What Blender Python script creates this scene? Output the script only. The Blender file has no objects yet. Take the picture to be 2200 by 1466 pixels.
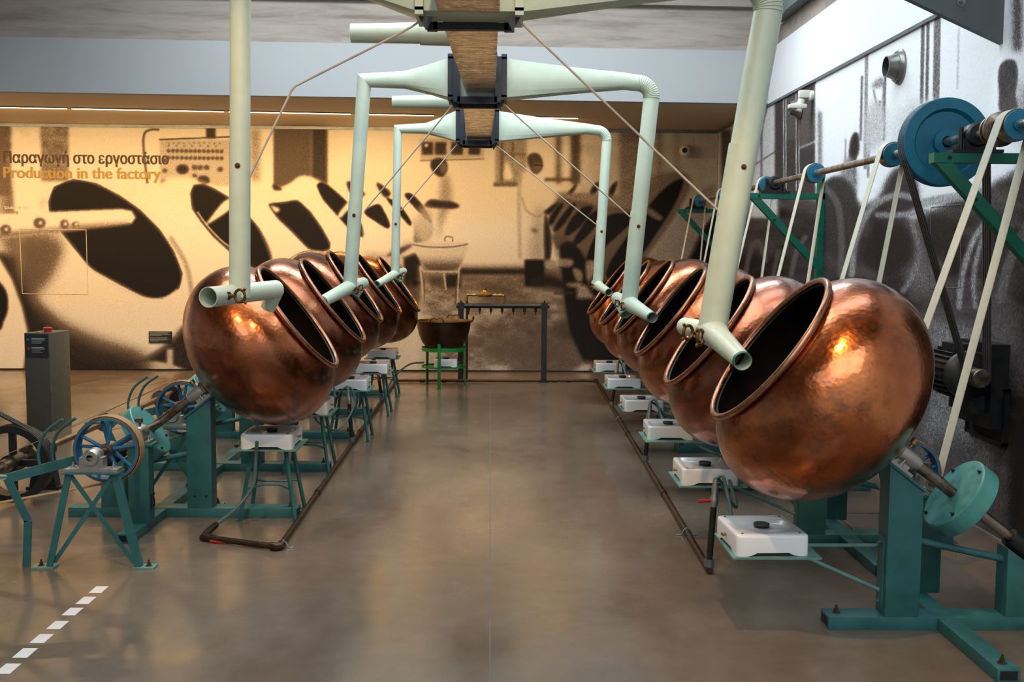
import bpy, bmesh, math, random
import numpy as np
from mathutils import Vector, Matrix

random.seed(7)
rng = np.random.RandomState(5)
scene = bpy.context.scene
COL = scene.collection
PI = math.pi

# ------------------------------------------------------------------ camera
W, H, F = 2200.0, 1466.0, 2350.0
CAM = np.array([0.0, 0.0, 1.65])
ROLL = math.radians(0.4)
_x, _y = 1075 - W / 2, H / 2 - 533
_c, _s = math.cos(ROLL), math.sin(ROLL)
_xu, _yu = _c * _x - _s * _y, _s * _x + _c * _y
_q = -math.atan2(_xu, F)
_p = math.atan2(_yu, math.hypot(F, _xu))
FWD = np.array([math.sin(_q) * math.cos(_p), math.cos(_q) * math.cos(_p), -math.sin(_p)])
_r = np.array([math.cos(_q), -math.sin(_q), 0.0])
_u = np.cross(_r, FWD)
RIGHT = _c * _r + _s * _u
UP = -_s * _r + _c * _u
cam_d = bpy.data.cameras.new('camera')
cam_d.sensor_fit = 'HORIZONTAL'
cam_d.sensor_width = 36.0
cam_d.lens = F / W * 36.0
cam_d.clip_end = 200
cam = bpy.data.objects.new('camera', cam_d)
COL.objects.link(cam)
cam.matrix_world = Matrix(((RIGHT[0], UP[0], -FWD[0], CAM[0]), (RIGHT[1], UP[1], -FWD[1], CAM[1]),
                           (RIGHT[2], UP[2], -FWD[2], CAM[2]), (0, 0, 0, 1)))
scene.camera = cam

# ------------------------------------------------------------------ world, lights, exposure
world = bpy.data.worlds.new('sky')
scene.world = world
world.use_nodes = True
world.node_tree.nodes['Background'].inputs[0].default_value = (0.62, 0.80, 1.0, 1)
world.node_tree.nodes['Background'].inputs[1].default_value = 1.0
vs = scene.view_settings
vs.view_transform = 'Standard'
vs.look = 'None'
vs.gamma = 1.0
vs.use_curve_mapping = False
vs.exposure = 0.0
cy_ = scene.cycles
cy_.max_bounces, cy_.diffuse_bounces, cy_.glossy_bounces, cy_.transmission_bounces = 6, 3, 4, 1
cy_.caustics_reflective = cy_.caustics_refractive = False
cy_.adaptive_threshold = 0.03
ROOF_LIGHTS = [(-3.2, 2.7, 9.3, 10.5, 240.0), (-3.2, 2.7, 5.4, 8.0, 240.0), (-3.2, 2.7, -2.6, 1.6, 290.0)]      # x0, x1, y0, y1, power; panes lie at z = 4.9; last one unseen, added as daylight fill for the foreground


def area_light(name, loc, rot, sx, sy, power, color, spread=PI):
    d = bpy.data.lights.new(name, 'AREA')
    d.shape = 'RECTANGLE'
    d.size, d.size_y = sx, sy
    d.energy = power
    d.color = color
    d.spread = spread
    o = bpy.data.objects.new(name, d)
    COL.objects.link(o)
    o.location = loc
    o.rotation_euler = rot
    return o


def spot_light(name, loc, target, power, color, angle, blend=0.5, r=0.05):
    d = bpy.data.lights.new(name, 'SPOT')
    d.energy = power
    d.color = color
    d.spot_size = math.radians(angle)
    d.spot_blend = blend
    d.shadow_soft_size = r
    o = bpy.data.objects.new(name, d)
    COL.objects.link(o)
    o.location = loc
    o.rotation_euler = (Vector(target) - Vector(loc)).to_track_quat('-Z', 'Y').to_euler()
    return o


for (x0, x1, y0, y1, pw) in ROOF_LIGHTS:
    for i in range(3):                         # three panes between the glazing bars
        wp = (x1 - x0) / 3
        area_light('roof_light_daylight', (x0 + wp * (i + 0.5), (y0 + y1) / 2, 4.88), (0, 0, 0), wp - 0.14, y1 - y0 - 0.1, pw / 3, (0.85, 0.94, 1.0))
spot_light('track_spot_right_row', (0.35, 2.9, 4.5), (1.6, 4.9, 0.6), 300, (1.0, 0.62, 0.30), 44, 0.5)
spot_light('track_spot_left_row', (-2.0, 3.2, 4.5), (-1.7, 6.3, 0.6), 300, (1.0, 0.62, 0.30), 40, 0.5)
spot_light('track_spot_aisle', (0.0, 3.0, 4.5), (0.0, 8.6, 0.0), 220, (1.0, 0.68, 0.38), 60, 0.8)


# ------------------------------------------------------------------ camera-model helpers (pixel -> place on a known plane)
def ray(x, y):
    return FWD + RIGHT * ((x - W / 2) / F) + UP * ((H / 2 - y) / F)


def on_z(x, y, z=0.0):
    d = ray(x, y)
    return Vector(CAM + d * ((z - CAM[2]) / d[2]))


def on_y(x, y, Y):
    d = ray(x, y)
    return Vector(CAM + d * (Y / d[1]))


def on_x(x, y, X):
    d = ray(x, y)
    return Vector(CAM + d * (X / d[0]))


# ------------------------------------------------------------------ materials
def srgb(r, g, b):
    f = lambda c: (c / 12.92 if c <= 0.04045 else ((c + 0.055) / 1.055) ** 2.4)
    return (f(r / 255), f(g / 255), f(b / 255))


class NT:
    def __init__(self, name):
        self.m = bpy.data.materials.new(name)
        self.m.use_nodes = True
        self.t = self.m.node_tree
        self.b = self.t.nodes['Principled BSDF']

    def n(self, kind, **kw):
        nd = self.t.nodes.new(kind)
        for k, v in kw.items():
            if k.startswith('i_'):
                nd.inputs[k[2:].replace('_', ' ')].default_value = v
            else:
                setattr(nd, k, v)
        return nd

    def l(self, a, b):
        self.t.links.new(a, b)

    def coord(self, kind='Object'):
        return self.n('ShaderNodeTexCoord').outputs[kind]

    def noise(self, scale, detail=4.0, rough=0.55, vec=None, dist=0.0):
        nd = self.n('ShaderNodeTexNoise')
        nd.inputs['Scale'].default_value = scale
        nd.inputs['Detail'].default_value = detail
        nd.inputs['Roughness'].default_value = rough
        nd.inputs['Distortion'].default_value = dist
        if vec is not None:
            self.l(vec, nd.inputs['Vector'])
        return nd.outputs['Fac']

    def ramp(self, fac, stops):
        nd = self.n('ShaderNodeValToRGB')
        el = nd.color_ramp.elements
        while len(el) < len(stops):
            el.new(0.5)
        for e, (p, c) in zip(el, stops):
            e.position = p
            e.color = (c[0], c[1], c[2], 1) if hasattr(c, '__len__') else (c, c, c, 1)
        self.l(fac, nd.inputs['Fac'])
        return nd.outputs['Color']

    def mix(self, a, b, fac, mode='MIX'):
        nd = self.n('ShaderNodeMix', data_type='RGBA', blend_type=mode)
        for k, v in ((6, a), (7, b), (0, fac)):
            s = nd.inputs[k]
            if isinstance(v, (int, float)):
                s.default_value = v if k == 0 else (v, v, v, 1)
            elif isinstance(v, tuple):
                s.default_value = (*v[:3], 1)
            else:
                self.l(v, s)
        return nd.outputs[2]

    def bump(self, height, strength=0.3, dist=0.01):
        nd = self.n('ShaderNodeBump')
        nd.inputs['Strength'].default_value = strength
        nd.inputs['Distance'].default_value = dist
        self.l(height, nd.inputs['Height'])
        self.l(nd.outputs['Normal'], self.b.inputs['Normal'])

    def set(self, color=None, rough=None, metal=None, **kw):
        for key, v in (('Base Color', color), ('Roughness', rough), ('Metallic', metal)):
            if v is None:
                continue
            if isinstance(v, (int, float)):
                self.b.inputs[key].default_value = v
            elif isinstance(v, tuple):
                self.b.inputs[key].default_value = (*v[:3], 1)
            else:
                self.l(v, self.b.inputs[key])
        for k, v in kw.items():
            self.b.inputs[k.replace('_', ' ')].default_value = v
        return self.m


def paint(name, rgb, rough=0.45, metal=0.0, var=0.25, scale=9.0, spec=0.5, chips=None):
    t = NT(name)
    c = srgb(*rgb)
    dk = tuple(v * (1 - var) for v in c)
    lt = tuple(min(1, v * (1 + var * 0.6)) for v in c)
    v = t.coord()
    col = t.ramp(t.noise(scale, 5, 0.6, v), [(0.3, dk), (0.7, lt)])
    if chips:
        f = t.ramp(t.noise(scale * 3, 6, 0.7, v), [(0.66, 0.0), (0.72, 1.0)])
        col = t.mix(col, srgb(*chips), f)
    r = t.ramp(t.noise(scale * 2, 2, 0.5, v), [(0.3, max(0.02, rough - 0.1)), (0.7, min(1, rough + 0.1))])
    return t.set(col, r, metal, Specular_IOR_Level=spec)


M = {}
M['green'] = paint('teal_machine_paint', (44, 98, 96), 0.42, chips=(46, 70, 66))
M['guard'] = paint('turquoise_guard_paint', (72, 138, 132), 0.35)
M['bracket'] = paint('emerald_bracket_paint', (6, 104, 80), 0.4)
M['potgreen'] = paint('grass_green_paint', (18, 120, 48), 0.45)
M['shelf'] = paint('pale_green_shelf_paint', (98, 138, 126), 0.5, chips=(80, 88, 82))
M['blue'] = paint('blue_wheel_paint', (38, 104, 146), 0.4, chips=(36, 62, 80))
M['bluepulley'] = paint('petrol_blue_pulley_paint', (24, 112, 140), 0.42, chips=(14, 72, 92))
M['duct'] = paint('pale_mint_duct_paint', (196, 208, 188), 0.38, var=0.07)
M['ductin'] = paint('grey_duct_inside', (120, 124, 118), 0.6)
M['ductlip'] = paint('green_nozzle_lip', (10, 110, 84), 0.45)
M['wire'] = paint('pale_stay_rod', (190, 176, 158), 0.5)
M['blacksteel'] = paint('black_steel', (19, 20, 22), 0.42)
M['navyframe'] = paint('dark_navy_flange', (22, 30, 42), 0.5)
M['enamel'] = paint('white_stove_enamel', (226, 222, 218), 0.16, var=0.03)
M['burner'] = paint('dark_burner_iron', (46, 46, 44), 0.55)
M['rubber'] = paint('grey_gas_hose', (74, 96, 92), 0.5)
M['red'] = paint('red_valve_lever', (176, 34, 34), 0.4)
M['belt'] = paint('pale_flat_belt', (196, 192, 172), 0.7, var=0.1, scale=30)
M['beltbrown'] = paint('tan_flat_belt', (150, 120, 82), 0.7, var=0.15, scale=30)
M['vbelt'] = paint('black_rubber_belt', (38, 38, 36), 0.55)
M['wheelrim'] = paint('worn_brown_wheel_rim', (118, 92, 72), 0.5, 0.3)
M['white'] = paint('white_wall_paint', (226, 228, 230), 0.7, var=0.02)
M['fascia'] = paint('light_grey_plaster', (162, 164, 164), 0.75, var=0.03, scale=2)
M['soffit'] = paint('cream_soffit', (206, 186, 160), 0.7, var=0.03, scale=2)
M['darkpanel'] = paint('dark_grey_steel_panel', (84, 92, 92), 0.55, var=0.06, scale=2)
M['plastic'] = paint('off_white_plastic', (214, 210, 198), 0.45, var=0.03)
M['ventgrey'] = paint('grey_vent_metal', (128, 126, 122), 0.32, 0.6, var=0.08)
M['console'] = paint('dark_bronze_console', (78, 74, 62), 0.45, 0.2, var=0.06)
M['darksign'] = paint('near_black_sign', (32, 32, 34), 0.5, var=0.03)
M['signtext'] = paint('grey_sign_lettering', (168, 166, 160), 0.6, var=0.02)
M['tape'] = paint('white_floor_tape', (226, 214, 204), 0.5, var=0.05)
M['lettering_dark'] = paint('dark_brown_lettering', (76, 56, 42), 0.6, var=0.03)
M['lettering_gold'] = paint('gold_lettering', (178, 142, 74), 0.5, 0.0, var=0.04)
M['black'] = paint('black_paint_and_hole_shade', (14, 14, 15), 0.7, var=0.05)  # black for lettering and lens, and for painted-in shade of openings
M['alu'] = paint('grey_aluminium_trim', (128, 134, 138), 0.35, 0.7, var=0.05)


def metal(name, rgb, rough, var=0.35, scale=12, rust=None):
    t = NT(name)
    v = t.coord()
    c = srgb(*rgb)
    col = t.ramp(t.noise(scale, 6, 0.65, v), [(0.3, tuple(x * (1 - var) for x in c)), (0.7, c)])
    if rust:
        col = t.mix(col, srgb(*rust), t.ramp(t.noise(scale * 0.8, 6, 0.7, v, 0.5), [(0.5, 0.0), (0.62, 0.8)]))
    r = t.ramp(t.noise(scale * 2.3, 4, 0.6, v), [(0.3, max(0.05, rough - 0.1)), (0.7, min(1, rough + 0.15))])
    return t.set(col, r, 1.0)


M['steel'] = metal('worn_steel_shaft', (150, 138, 124), 0.35, rust=(92, 62, 44))
M['brightsteel'] = metal('bright_turned_steel', (196, 190, 182), 0.32, 0.2, 10, rust=(128, 100, 78))
M['silver'] = metal('cast_aluminium_bearing', (186, 182, 174), 0.42, 0.2)
M['rust'] = metal('rusty_bolt', (112, 84, 62), 0.6, rust=(84, 52, 32))
M['brass'] = metal('old_brass', (168, 132, 78), 0.4)
M['key'] = metal('rusty_brass_key', (122, 88, 52), 0.55)
M['gaspipe'] = metal('dark_brown_gas_pipe', (92, 76, 62), 0.45)
M['darkcopper'] = metal('blackened_copper_cauldron', (86, 66, 52), 0.42, 0.5, 6)


def make_copper():
    t = NT('hammered_copper')
    v = t.coord()
    oi = t.n('ShaderNodeObjectInfo')
    big = t.noise(1.9, 5, 0.6, v, 0.4)
    mid = t.noise(5.5, 7, 0.7, v, 0.25)
    col = t.ramp(big, [(0.32, srgb(112, 62, 36)), (0.48, srgb(174, 94, 48)), (0.64, srgb(210, 122, 66))])
    stain = t.ramp(mid, [(0.52, 0.0), (0.72, 0.8)])
    col = t.mix(col, srgb(82, 48, 36), stain)
    streak = t.ramp(t.noise(3.4, 7, 0.78, v, 0.3), [(0.60, 0.0), (0.68, 0.55)])
    col = t.mix(col, srgb(64, 44, 40), streak)
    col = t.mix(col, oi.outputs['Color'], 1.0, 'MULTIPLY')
    rough = t.ramp(t.noise(5.0, 6, 0.65, v, 0.4), [(0.3, 0.17), (0.75, 0.40)])
    vo = t.n('ShaderNodeTexVoronoi')
    vo.inputs['Scale'].default_value = 46
    t.l(v, vo.inputs['Vector'])
    ad = t.n('ShaderNodeMath', operation='ADD')
    mu = t.n('ShaderNodeMath', operation='MULTIPLY')
    t.l(t.noise(26, 4, 0.6, v), mu.inputs[0])
    mu.inputs[1].default_value = 1.2
    t.l(vo.outputs['Distance'], ad.inputs[0])
    t.l(mu.outputs[0], ad.inputs[1])
    t.bump(ad.outputs[0], 0.13, 0.006)
    return t.set(col, rough, 1.0, Coat_Weight=0.4, Coat_Roughness=0.16, Coat_IOR=1.6)


M['copper'] = make_copper()
M['rim'] = metal('worn_copper_rim', (172, 122, 96), 0.3, 0.4, 16)
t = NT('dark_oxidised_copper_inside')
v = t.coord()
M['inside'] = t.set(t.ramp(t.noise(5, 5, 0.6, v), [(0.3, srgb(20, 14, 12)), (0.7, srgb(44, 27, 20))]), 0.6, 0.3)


def make_floor():
    t = NT('polished_concrete')
    v = t.coord()
    mp = t.n('ShaderNodeMapping')
    mp.inputs['Scale'].default_value = (1.0, 0.55, 1)
    t.l(v, mp.inputs['Vector'])
    a = t.noise(0.9, 6, 0.55, mp.outputs['Vector'], 0.2)
    b = t.noise(9.0, 6, 0.7, v, 0.0)
    col = t.ramp(a, [(0.30, srgb(90, 76, 64)), (0.52, srgb(112, 96, 81)), (0.72, srgb(128, 112, 96))])
    col = t.mix(col, t.ramp(b, [(0.3, 0.82), (0.7, 1.08)]), 0.75, 'MULTIPLY')
    sp = t.ramp(t.noise(34, 4, 0.65, v), [(0.68, 0.0), (0.78, 0.30)])
    col = t.mix(col, srgb(160, 146, 128), sp)
    r = t.ramp(t.noise(2.4, 5, 0.7, mp.outputs['Vector'], 0.2), [(0.3, 0.13), (0.7, 0.30)])
    t.bump(t.noise(5, 5, 0.6, v), 0.05, 0.01)
    return t.set(col, r, 0.0, Specular_IOR_Level=0.6)


M['floor'] = make_floor()


def make_concrete():
    t = NT('board_marked_concrete')
    v = t.coord()
    mp = t.n('ShaderNodeMapping')
    mp.inputs['Scale'].default_value = (0.35, 1, 3.2)
    t.l(v, mp.inputs['Vector'])
    a = t.noise(2.6, 8, 0.7, mp.outputs['Vector'], 0.3)
    col = t.ramp(a, [(0.3, srgb(120, 106, 94)), (0.5, srgb(152, 142, 132)), (0.7, srgb(166, 154, 142))])
    t.bump(t.noise(12, 6, 0.7, mp.outputs['Vector']), 0.25, 0.01)
    return t.set(col, 0.8, 0.0)


M['concrete'] = make_concrete()


def make_foil():
    t = NT('crinkled_foil_tape')
    v = t.coord()
    mp = t.n('ShaderNodeMapping')
    mp.inputs['Scale'].default_value = (3, 14, 3)
    t.l(v, mp.inputs['Vector'])
    t.bump(t.noise(1.3, 5, 0.65, mp.outputs['Vector'], 1.0), 0.4, 0.02)
    return t.set(srgb(226, 214, 200), 0.10, 1.0)


M['foil'] = make_foil()


def make_print(name, lo, mid, hi, grain):
    t = NT(name)
    at = t.n('ShaderNodeAttribute', attribute_name='print')
    v = t.coord()
    g = t.noise(75, 2, 0.6, v)
    g2 = t.noise(220, 1, 0.5, v)
    # photographic grain: strongest in the mid tones
    s = t.n('ShaderNodeSeparateColor')
    t.l(at.outputs['Color'], s.inputs[0])
    base = s.outputs[0]
    inv = t.n('ShaderNodeMath', operation='SUBTRACT')
    inv.inputs[0].default_value = 1.0
    t.l(base, inv.inputs[1])
    pr = t.n('ShaderNodeMath', operation='MULTIPLY')
    t.l(base, pr.inputs[0])
    t.l(inv.outputs[0], pr.inputs[1])
    gs = t.n('ShaderNodeMath', operation='ADD')
    t.l(g, gs.inputs[0])
    t.l(g2, gs.inputs[1])
    gc = t.n('ShaderNodeMath', operation='SUBTRACT')
    t.l(gs.outputs[0], gc.inputs[0])
    gc.inputs[1].default_value = 1.0
    gm = t.n('ShaderNodeMath', operation='MULTIPLY')
    t.l(gc.outputs[0], gm.inputs[0])
    t.l(pr.outputs[0], gm.inputs[1])
    gk = t.n('ShaderNodeMath', operation='MULTIPLY_ADD')
    t.l(gm.outputs[0], gk.inputs[0])
    gk.inputs[1].default_value = grain
    t.l(base, gk.inputs[2])
    col = t.ramp(gk.outputs[0], [(0.12, lo), (0.5, mid), (0.9, hi)])
    return t.set(col, 0.6, 0.0, Specular_IOR_Level=0.15)


M['mural_back'] = make_print('sepia_photo_print', srgb(30, 27, 28), srgb(122, 104, 90), srgb(244, 232, 214), 1.5)
M['mural_right'] = make_print('grey_photo_print', srgb(34, 28, 26), srgb(104, 98, 98), srgb(236, 238, 240), 2.6)


def make_led():
    t = NT('warm_led_strip')
    return t.set((1, 0.8, 0.5), 0.5, 0.0, Emission_Color=(1.0, 0.72, 0.36, 1), Emission_Strength=14.0)


M['led'] = make_led()


# ------------------------------------------------------------------ mesh helpers
def frame_of(d):
    d = Vector(d).normalized()
    a = Vector((0, 0, 1)) if abs(d.z) < 0.9 else Vector((0, 1, 0))
    e1 = a.cross(d).normalized()
    return e1, d.cross(e1).normalized(), d


class MB:
    def __init__(self):
        self.v, self.f = [], []

    def add(self, vs_, fs):
        o = len(self.v)
        self.v += [tuple(p) for p in vs_]
        self.f += [tuple(i + o for i in q) for q in fs]
        return self

    def box(self, a, b):
        (ax, ay, az), (bx, by, bz) = a, b
        ax, bx = min(ax, bx), max(ax, bx)
        ay, by = min(ay, by), max(ay, by)
        az, bz = min(az, bz), max(az, bz)
        vs_ = [(ax, ay, az), (bx, ay, az), (bx, by, az), (ax, by, az), (ax, ay, bz), (bx, ay, bz), (bx, by, bz), (ax, by, bz)]
        return self.add(vs_, [(0, 3, 2, 1), (4, 5, 6, 7), (0, 1, 5, 4), (1, 2, 6, 5), (2, 3, 7, 6), (3, 0, 4, 7)])

    def bar(self, p, q, w, h, up=None):
        """rectangular bar from p to q; w across, h along 'up'"""
        p, q = Vector(p), Vector(q)
        d = (q - p).normalized()
        upv = Vector(up) if up else (Vector((0, 0, 1)) if abs(d.z) < 0.95 else Vector((0, 1, 0)))
        s = d.cross(upv).normalized() * (w / 2)
        u = s.cross(d).normalized() * (h / 2)
        vs_ = [p - s - u, p + s - u, p + s + u, p - s + u, q - s - u, q + s - u, q + s + u, q - s + u]
        return self.add(vs_, [(0, 1, 2, 3), (7, 6, 5, 4), (0, 4, 5, 1), (1, 5, 6, 2), (2, 6, 7, 3), (3, 7, 4, 0)])

    def lathe(self, prof, origin, axis, n=32, close=False, a0=0.0, arc=2 * PI):
        """prof: list of (s along axis, r)"""
        e1, e2, d = frame_of(axis)
        o = Vector(origin)
        full = abs(arc - 2 * PI) < 1e-6
        m = n if full else n + 1
        vs_, fs = [], []
        for (s, r) in prof:
            for k in range(m):
                a = a0 + arc * k / n
                vs_.append(o + d * s + (e1 * math.cos(a) + e2 * math.sin(a)) * r)
        L = len(prof)
        for i in range(L if close else L - 1):
            j = (i + 1) % L
            for k in range(n):
                k2 = (k + 1) % m
                fs.append((i * m + k, i * m + k2, j * m + k2, j * m + k))
        return self.add(vs_, fs)

    def cyl(self, p, q, r0, r1=None, n=20, caps=True):
        p, q = Vector(p), Vector(q)
        L = (q - p).length
        r1 = r0 if r1 is None else r1
        prof = [(0, r0), (L, r1)]
        if caps:
            prof = [(0, 1e-5)] + prof + [(L, 1e-5)]
        return self.lathe(prof, p, q - p, n)

    def pipe(self, p, q, r0, r1=None, wall=0.004, n=24):
        """open-ended pipe with wall thickness"""
        p, q = Vector(p), Vector(q)
        L = (q - p).length
        r1 = r0 if r1 is None else r1
        return self.lathe([(0, r0), (L, r1), (L, r1 - wall), (0, r0 - wall)], p, q - p, n, close=True)

    def tube(self, pts, r, n=12, caps=True, closed=False):
        pts = [Vector(p) for p in pts]
        N = len(pts)
        rr = r if hasattr(r, '__len__') else [r] * N
        vs_, fs = [], []
        prev = None
        for i, p in enumerate(pts):
            if closed:
                d = pts[(i + 1) % N] - pts[i - 1]
            else:
                d = pts[min(i + 1, N - 1)] - pts[max(i - 1, 0)]
            d.normalize()
            if prev is None:
                e1, e2, _ = frame_of(d)
            else:
                e1 = (prev - d * prev.dot(d)).normalized()
                e2 = d.cross(e1)
            prev = e1
            for k in range(n):
                a = 2 * PI * k / n
                vs_.append(p + (e1 * math.cos(a) + e2 * math.sin(a)) * rr[i])
        for i in range(N if closed else N - 1):
            j = (i + 1) % N
            for k in range(n):
                k2 = (k + 1) % n
                fs.append((i * n + k, i * n + k2, j * n + k2, j * n + k))
        if caps and not closed:
            fs.append(tuple(range(n - 1, -1, -1)))
            fs.append(tuple((N - 1) * n + k for k in range(n)))
        return self.add(vs_, fs)

    def prism(self, poly, d):
        """extrude planar polygon (list of 3D points) by vector d"""
        n = len(poly)
        d = Vector(d)
        a = [Vector(p) for p in poly]
        b = [p + d for p in a]
        fs = [tuple(range(n - 1, -1, -1)), tuple(range(n, 2 * n))]
        fs += [(i, (i + 1) % n, n + (i + 1) % n, n + i) for i in range(n)]
        return self.add(a + b, fs)

    def bolt(self, p, axis=(0, 0, 1), r=0.009, h=0.02):
        p = Vector(p)
        d = Vector(axis).normalized()
        self.cyl(p, p + d * 0.003, r * 1.7, n=12)
        self.cyl(p + d * 0.003, p + d * (0.003 + h * 0.5), r, n=6)
        self.cyl(p + d * (0.003 + h * 0.5), p + d * (h + 0.003), r * 0.5, n=8)
        return self

    def build(self, name, mat, parent=None, sharp=35, label=None, bevel=0.0):
        me = bpy.data.meshes.new(name)
        me.from_pydata(self.v, [], self.f)
        bm = bmesh.new()
        bm.from_mesh(me)
        bmesh.ops.remove_doubles(bm, verts=bm.verts, dist=2e-5)
        bmesh.ops.recalc_face_normals(bm, faces=bm.faces)
        if bevel:
            es = [e for e in bm.edges if len(e.link_faces) == 2 and e.calc_face_angle(0) > 0.7]
            bmesh.ops.bevel(bm, geom=es, offset=bevel, segments=2, affect='EDGES', profile=0.6)
        bm.to_mesh(me)
        bm.free()
        me.polygons.foreach_set('use_smooth', [True] * len(me.polygons))
        me.set_sharp_from_angle(angle=math.radians(sharp))
        me.materials.append(M[mat] if isinstance(mat, str) else mat)
        o = bpy.data.objects.new(name, me)
        COL.objects.link(o)
        if parent is not None:
            o.parent = parent
        if label:
            o['label'] = label
        return o


def arcpts(c, r, a0, a1, n, e1, e2):
    c, e1, e2 = Vector(c), Vector(e1), Vector(e2)
    return [c + (e1 * math.cos(a0 + (a1 - a0) * i / n) + e2 * math.sin(a0 + (a1 - a0) * i / n)) * r for i in range(n + 1)]


def spline(pts, n=8, closed=False):
    P = [Vector(p) for p in pts]
    out = []
    N = len(P)
    for i in range(N if closed else N - 1):
        if closed:
            p0, p1, p2, p3 = P[i - 1], P[i], P[(i + 1) % N], P[(i + 2) % N]
        else:
            p0, p1, p2, p3 = P[max(i - 1, 0)], P[i], P[i + 1], P[min(i + 2, N - 1)]
        for k in range(n):
            t_ = k / n
            out.append(0.5 * ((2 * p1) + (p2 - p0) * t_ + (2 * p0 - 5 * p1 + 4 * p2 - p3) * t_ ** 2 + (3 * p1 - p0 - 3 * p2 + p3) * t_ ** 3))
    if not closed:
        out.append(P[-1])
    return out


def thing(name, label, cat, loc=(0, 0, 0), rz=0.0, group=None):
    o = bpy.data.objects.new(name, None)
    o.empty_display_size = 0.1
    COL.objects.link(o)
    o.location = loc
    o.rotation_euler = (0, 0, rz)
    o['label'] = label
    o['category'] = cat
    if group:
        o['group'] = group
    return o


def tag(o, label, cat, group=None):
    o['label'] = label
    o['category'] = cat
    if group:
        o['group'] = group
    return o


def struct(o, label=None):
    o['kind'] = 'structure'
    if label:
        o['label'] = label
    return o


def text_mesh(name, body, size, mat, parent, loc, rot, bold=0.0, extrude=0.001, align='LEFT', width=None, shear=0.0, weight=0.0):
    cu = bpy.data.curves.new(name, 'FONT')
    cu.body = body
    cu.size = size
    cu.offset = bold
    cu.extrude = extrude
    cu.align_x = align
    cu.shear = shear
    tmp = bpy.data.objects.new(name + '_curve', cu)
    COL.objects.link(tmp)
    dg = bpy.context.evaluated_depsgraph_get()
    dg.update()
    me = bpy.data.meshes.new_from_object(tmp.evaluated_get(dg))
    bpy.data.objects.remove(tmp)
    if width:
        xs = [v_.co.x for v_ in me.vertices]
        k = width / (max(xs) - min(xs))
        for v_ in me.vertices:
            v_.co.x *= k
    if weight:                                # heavier stroke: the same outline laid down twice, a hair apart
        bm = bmesh.new()
        for dx in (-weight, 0.0, weight):
            n0 = len(bm.verts)
            bm.from_mesh(me)
            bm.verts.ensure_lookup_table()
            for v_ in bm.verts[n0:]:
                v_.co.x += dx
                v_.co.z += dx * 0.02
        bm.to_mesh(me)
        bm.free()
    me.materials.clear()
    me.materials.append(M[mat])
    o = bpy.data.objects.new(name, me)
    COL.objects.link(o)
    o.parent = parent
    o.location = loc
    o.rotation_euler = rot
    return o


# ================================================================== the setting
WX = 2.87                       # right wall
def wall_y(x):
    return 14.535 + 0.0155 * x
def fascia_y(x):
    return 11.665 + 0.054 * x

XL, YF, ZC = -8.5, -3.5, 4.9
fl = struct(MB().box((XL - 0.2, YF - 0.2, -0.2), (WX + 0.2, 15.0, 0.0)).build('floor', 'floor'))
MB().bar((-0.02, 3.0, 0.0006), (-0.125, 14.3, 0.0006), 0.006, 0.0012).build('expansion_joint', paint('joint_filler', (104, 92, 80), 0.7), fl)
hm = MB()
for (a, b) in (((-5.05, 12.9), (-4.15, 12.9)), ((-4.15, 12.9), (-4.05, 13.55)), ((-4.05, 13.55), (-4.95, 13.55)), ((-4.95, 13.55), (-5.05, 12.9)),
               ((2.1, 6.05), (2.6, 6.05)), ((2.1, 6.05), (2.1, 6.75)), ((2.1, 6.75), (2.6, 6.75)), ((2.6, 6.75), (2.6, 6.05))):
    hm.bar((*a, 0.0006), (*b, 0.0006), 0.008, 0.0012)
hm.build('hatch_joint', M['blacksteel'], fl)

wb = MB()
wb.add([(XL, wall_y(XL), 0), (WX, wall_y(WX), 0), (WX, 15.0, 0), (XL, 15.0, 0), (XL, wall_y(XL), 3.25), (WX, wall_y(WX), 3.25), (WX, 15.0, 3.25), (XL, 15.0, 3.25)],
       [(0, 1, 5, 4), (1, 2, 6, 5), (2, 3, 7, 6), (3, 0, 4, 7), (4, 5, 6, 7), (0, 3, 2, 1)])
wall_back = struct(wb.build('wall_back', 'white'))
wall_right = struct(MB().box((WX, YF, 0), (WX + 0.2, 15.0, ZC)).build('wall_right', 'white'))
struct(MB().box((XL - 0.2, YF, 0), (XL, 15.0, ZC)).build('wall_left', 'white'))
struct(MB().box((XL, YF - 0.2, 0), (WX, YF, ZC)).build('wall_front', 'white'))
cl = MB()
x0, x1 = ROOF_LIGHTS[0][:2]
cl.box((XL, YF, ZC), (x0, 15.0, ZC + 0.2)).box((x1, YF, ZC), (WX, 15.0, ZC + 0.2))
for ya, yb in ((YF, ROOF_LIGHTS[2][2]), (ROOF_LIGHTS[2][3], ROOF_LIGHTS[1][2]), (ROOF_LIGHTS[1][3], ROOF_LIGHTS[0][2]), (ROOF_LIGHTS[0][3], 15.0)):
    cl.box((x0, ya, ZC), (x1, yb, ZC + 0.2))
struct(cl.build('ceiling', 'concrete'))
for k, (x0, x1, y0, y1, pw) in enumerate(ROOF_LIGHTS):
    sk = MB()
    for i in range(4):
        xx = x0 + (x1 - x0) * i / 3
        sk.box((xx - 0.05, y0, ZC - 0.03), (xx + 0.05, y1, ZC + 0.12))
    for yy in (y0, (y0 + y1) / 2, y1):
        sk.box((x0, yy - 0.03, ZC + 0.02), (x1, yy + 0.03, ZC + 0.12))
    struct(sk.build('window_%d' % (k + 1), 'white'), 'roof light glazing bars')


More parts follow.
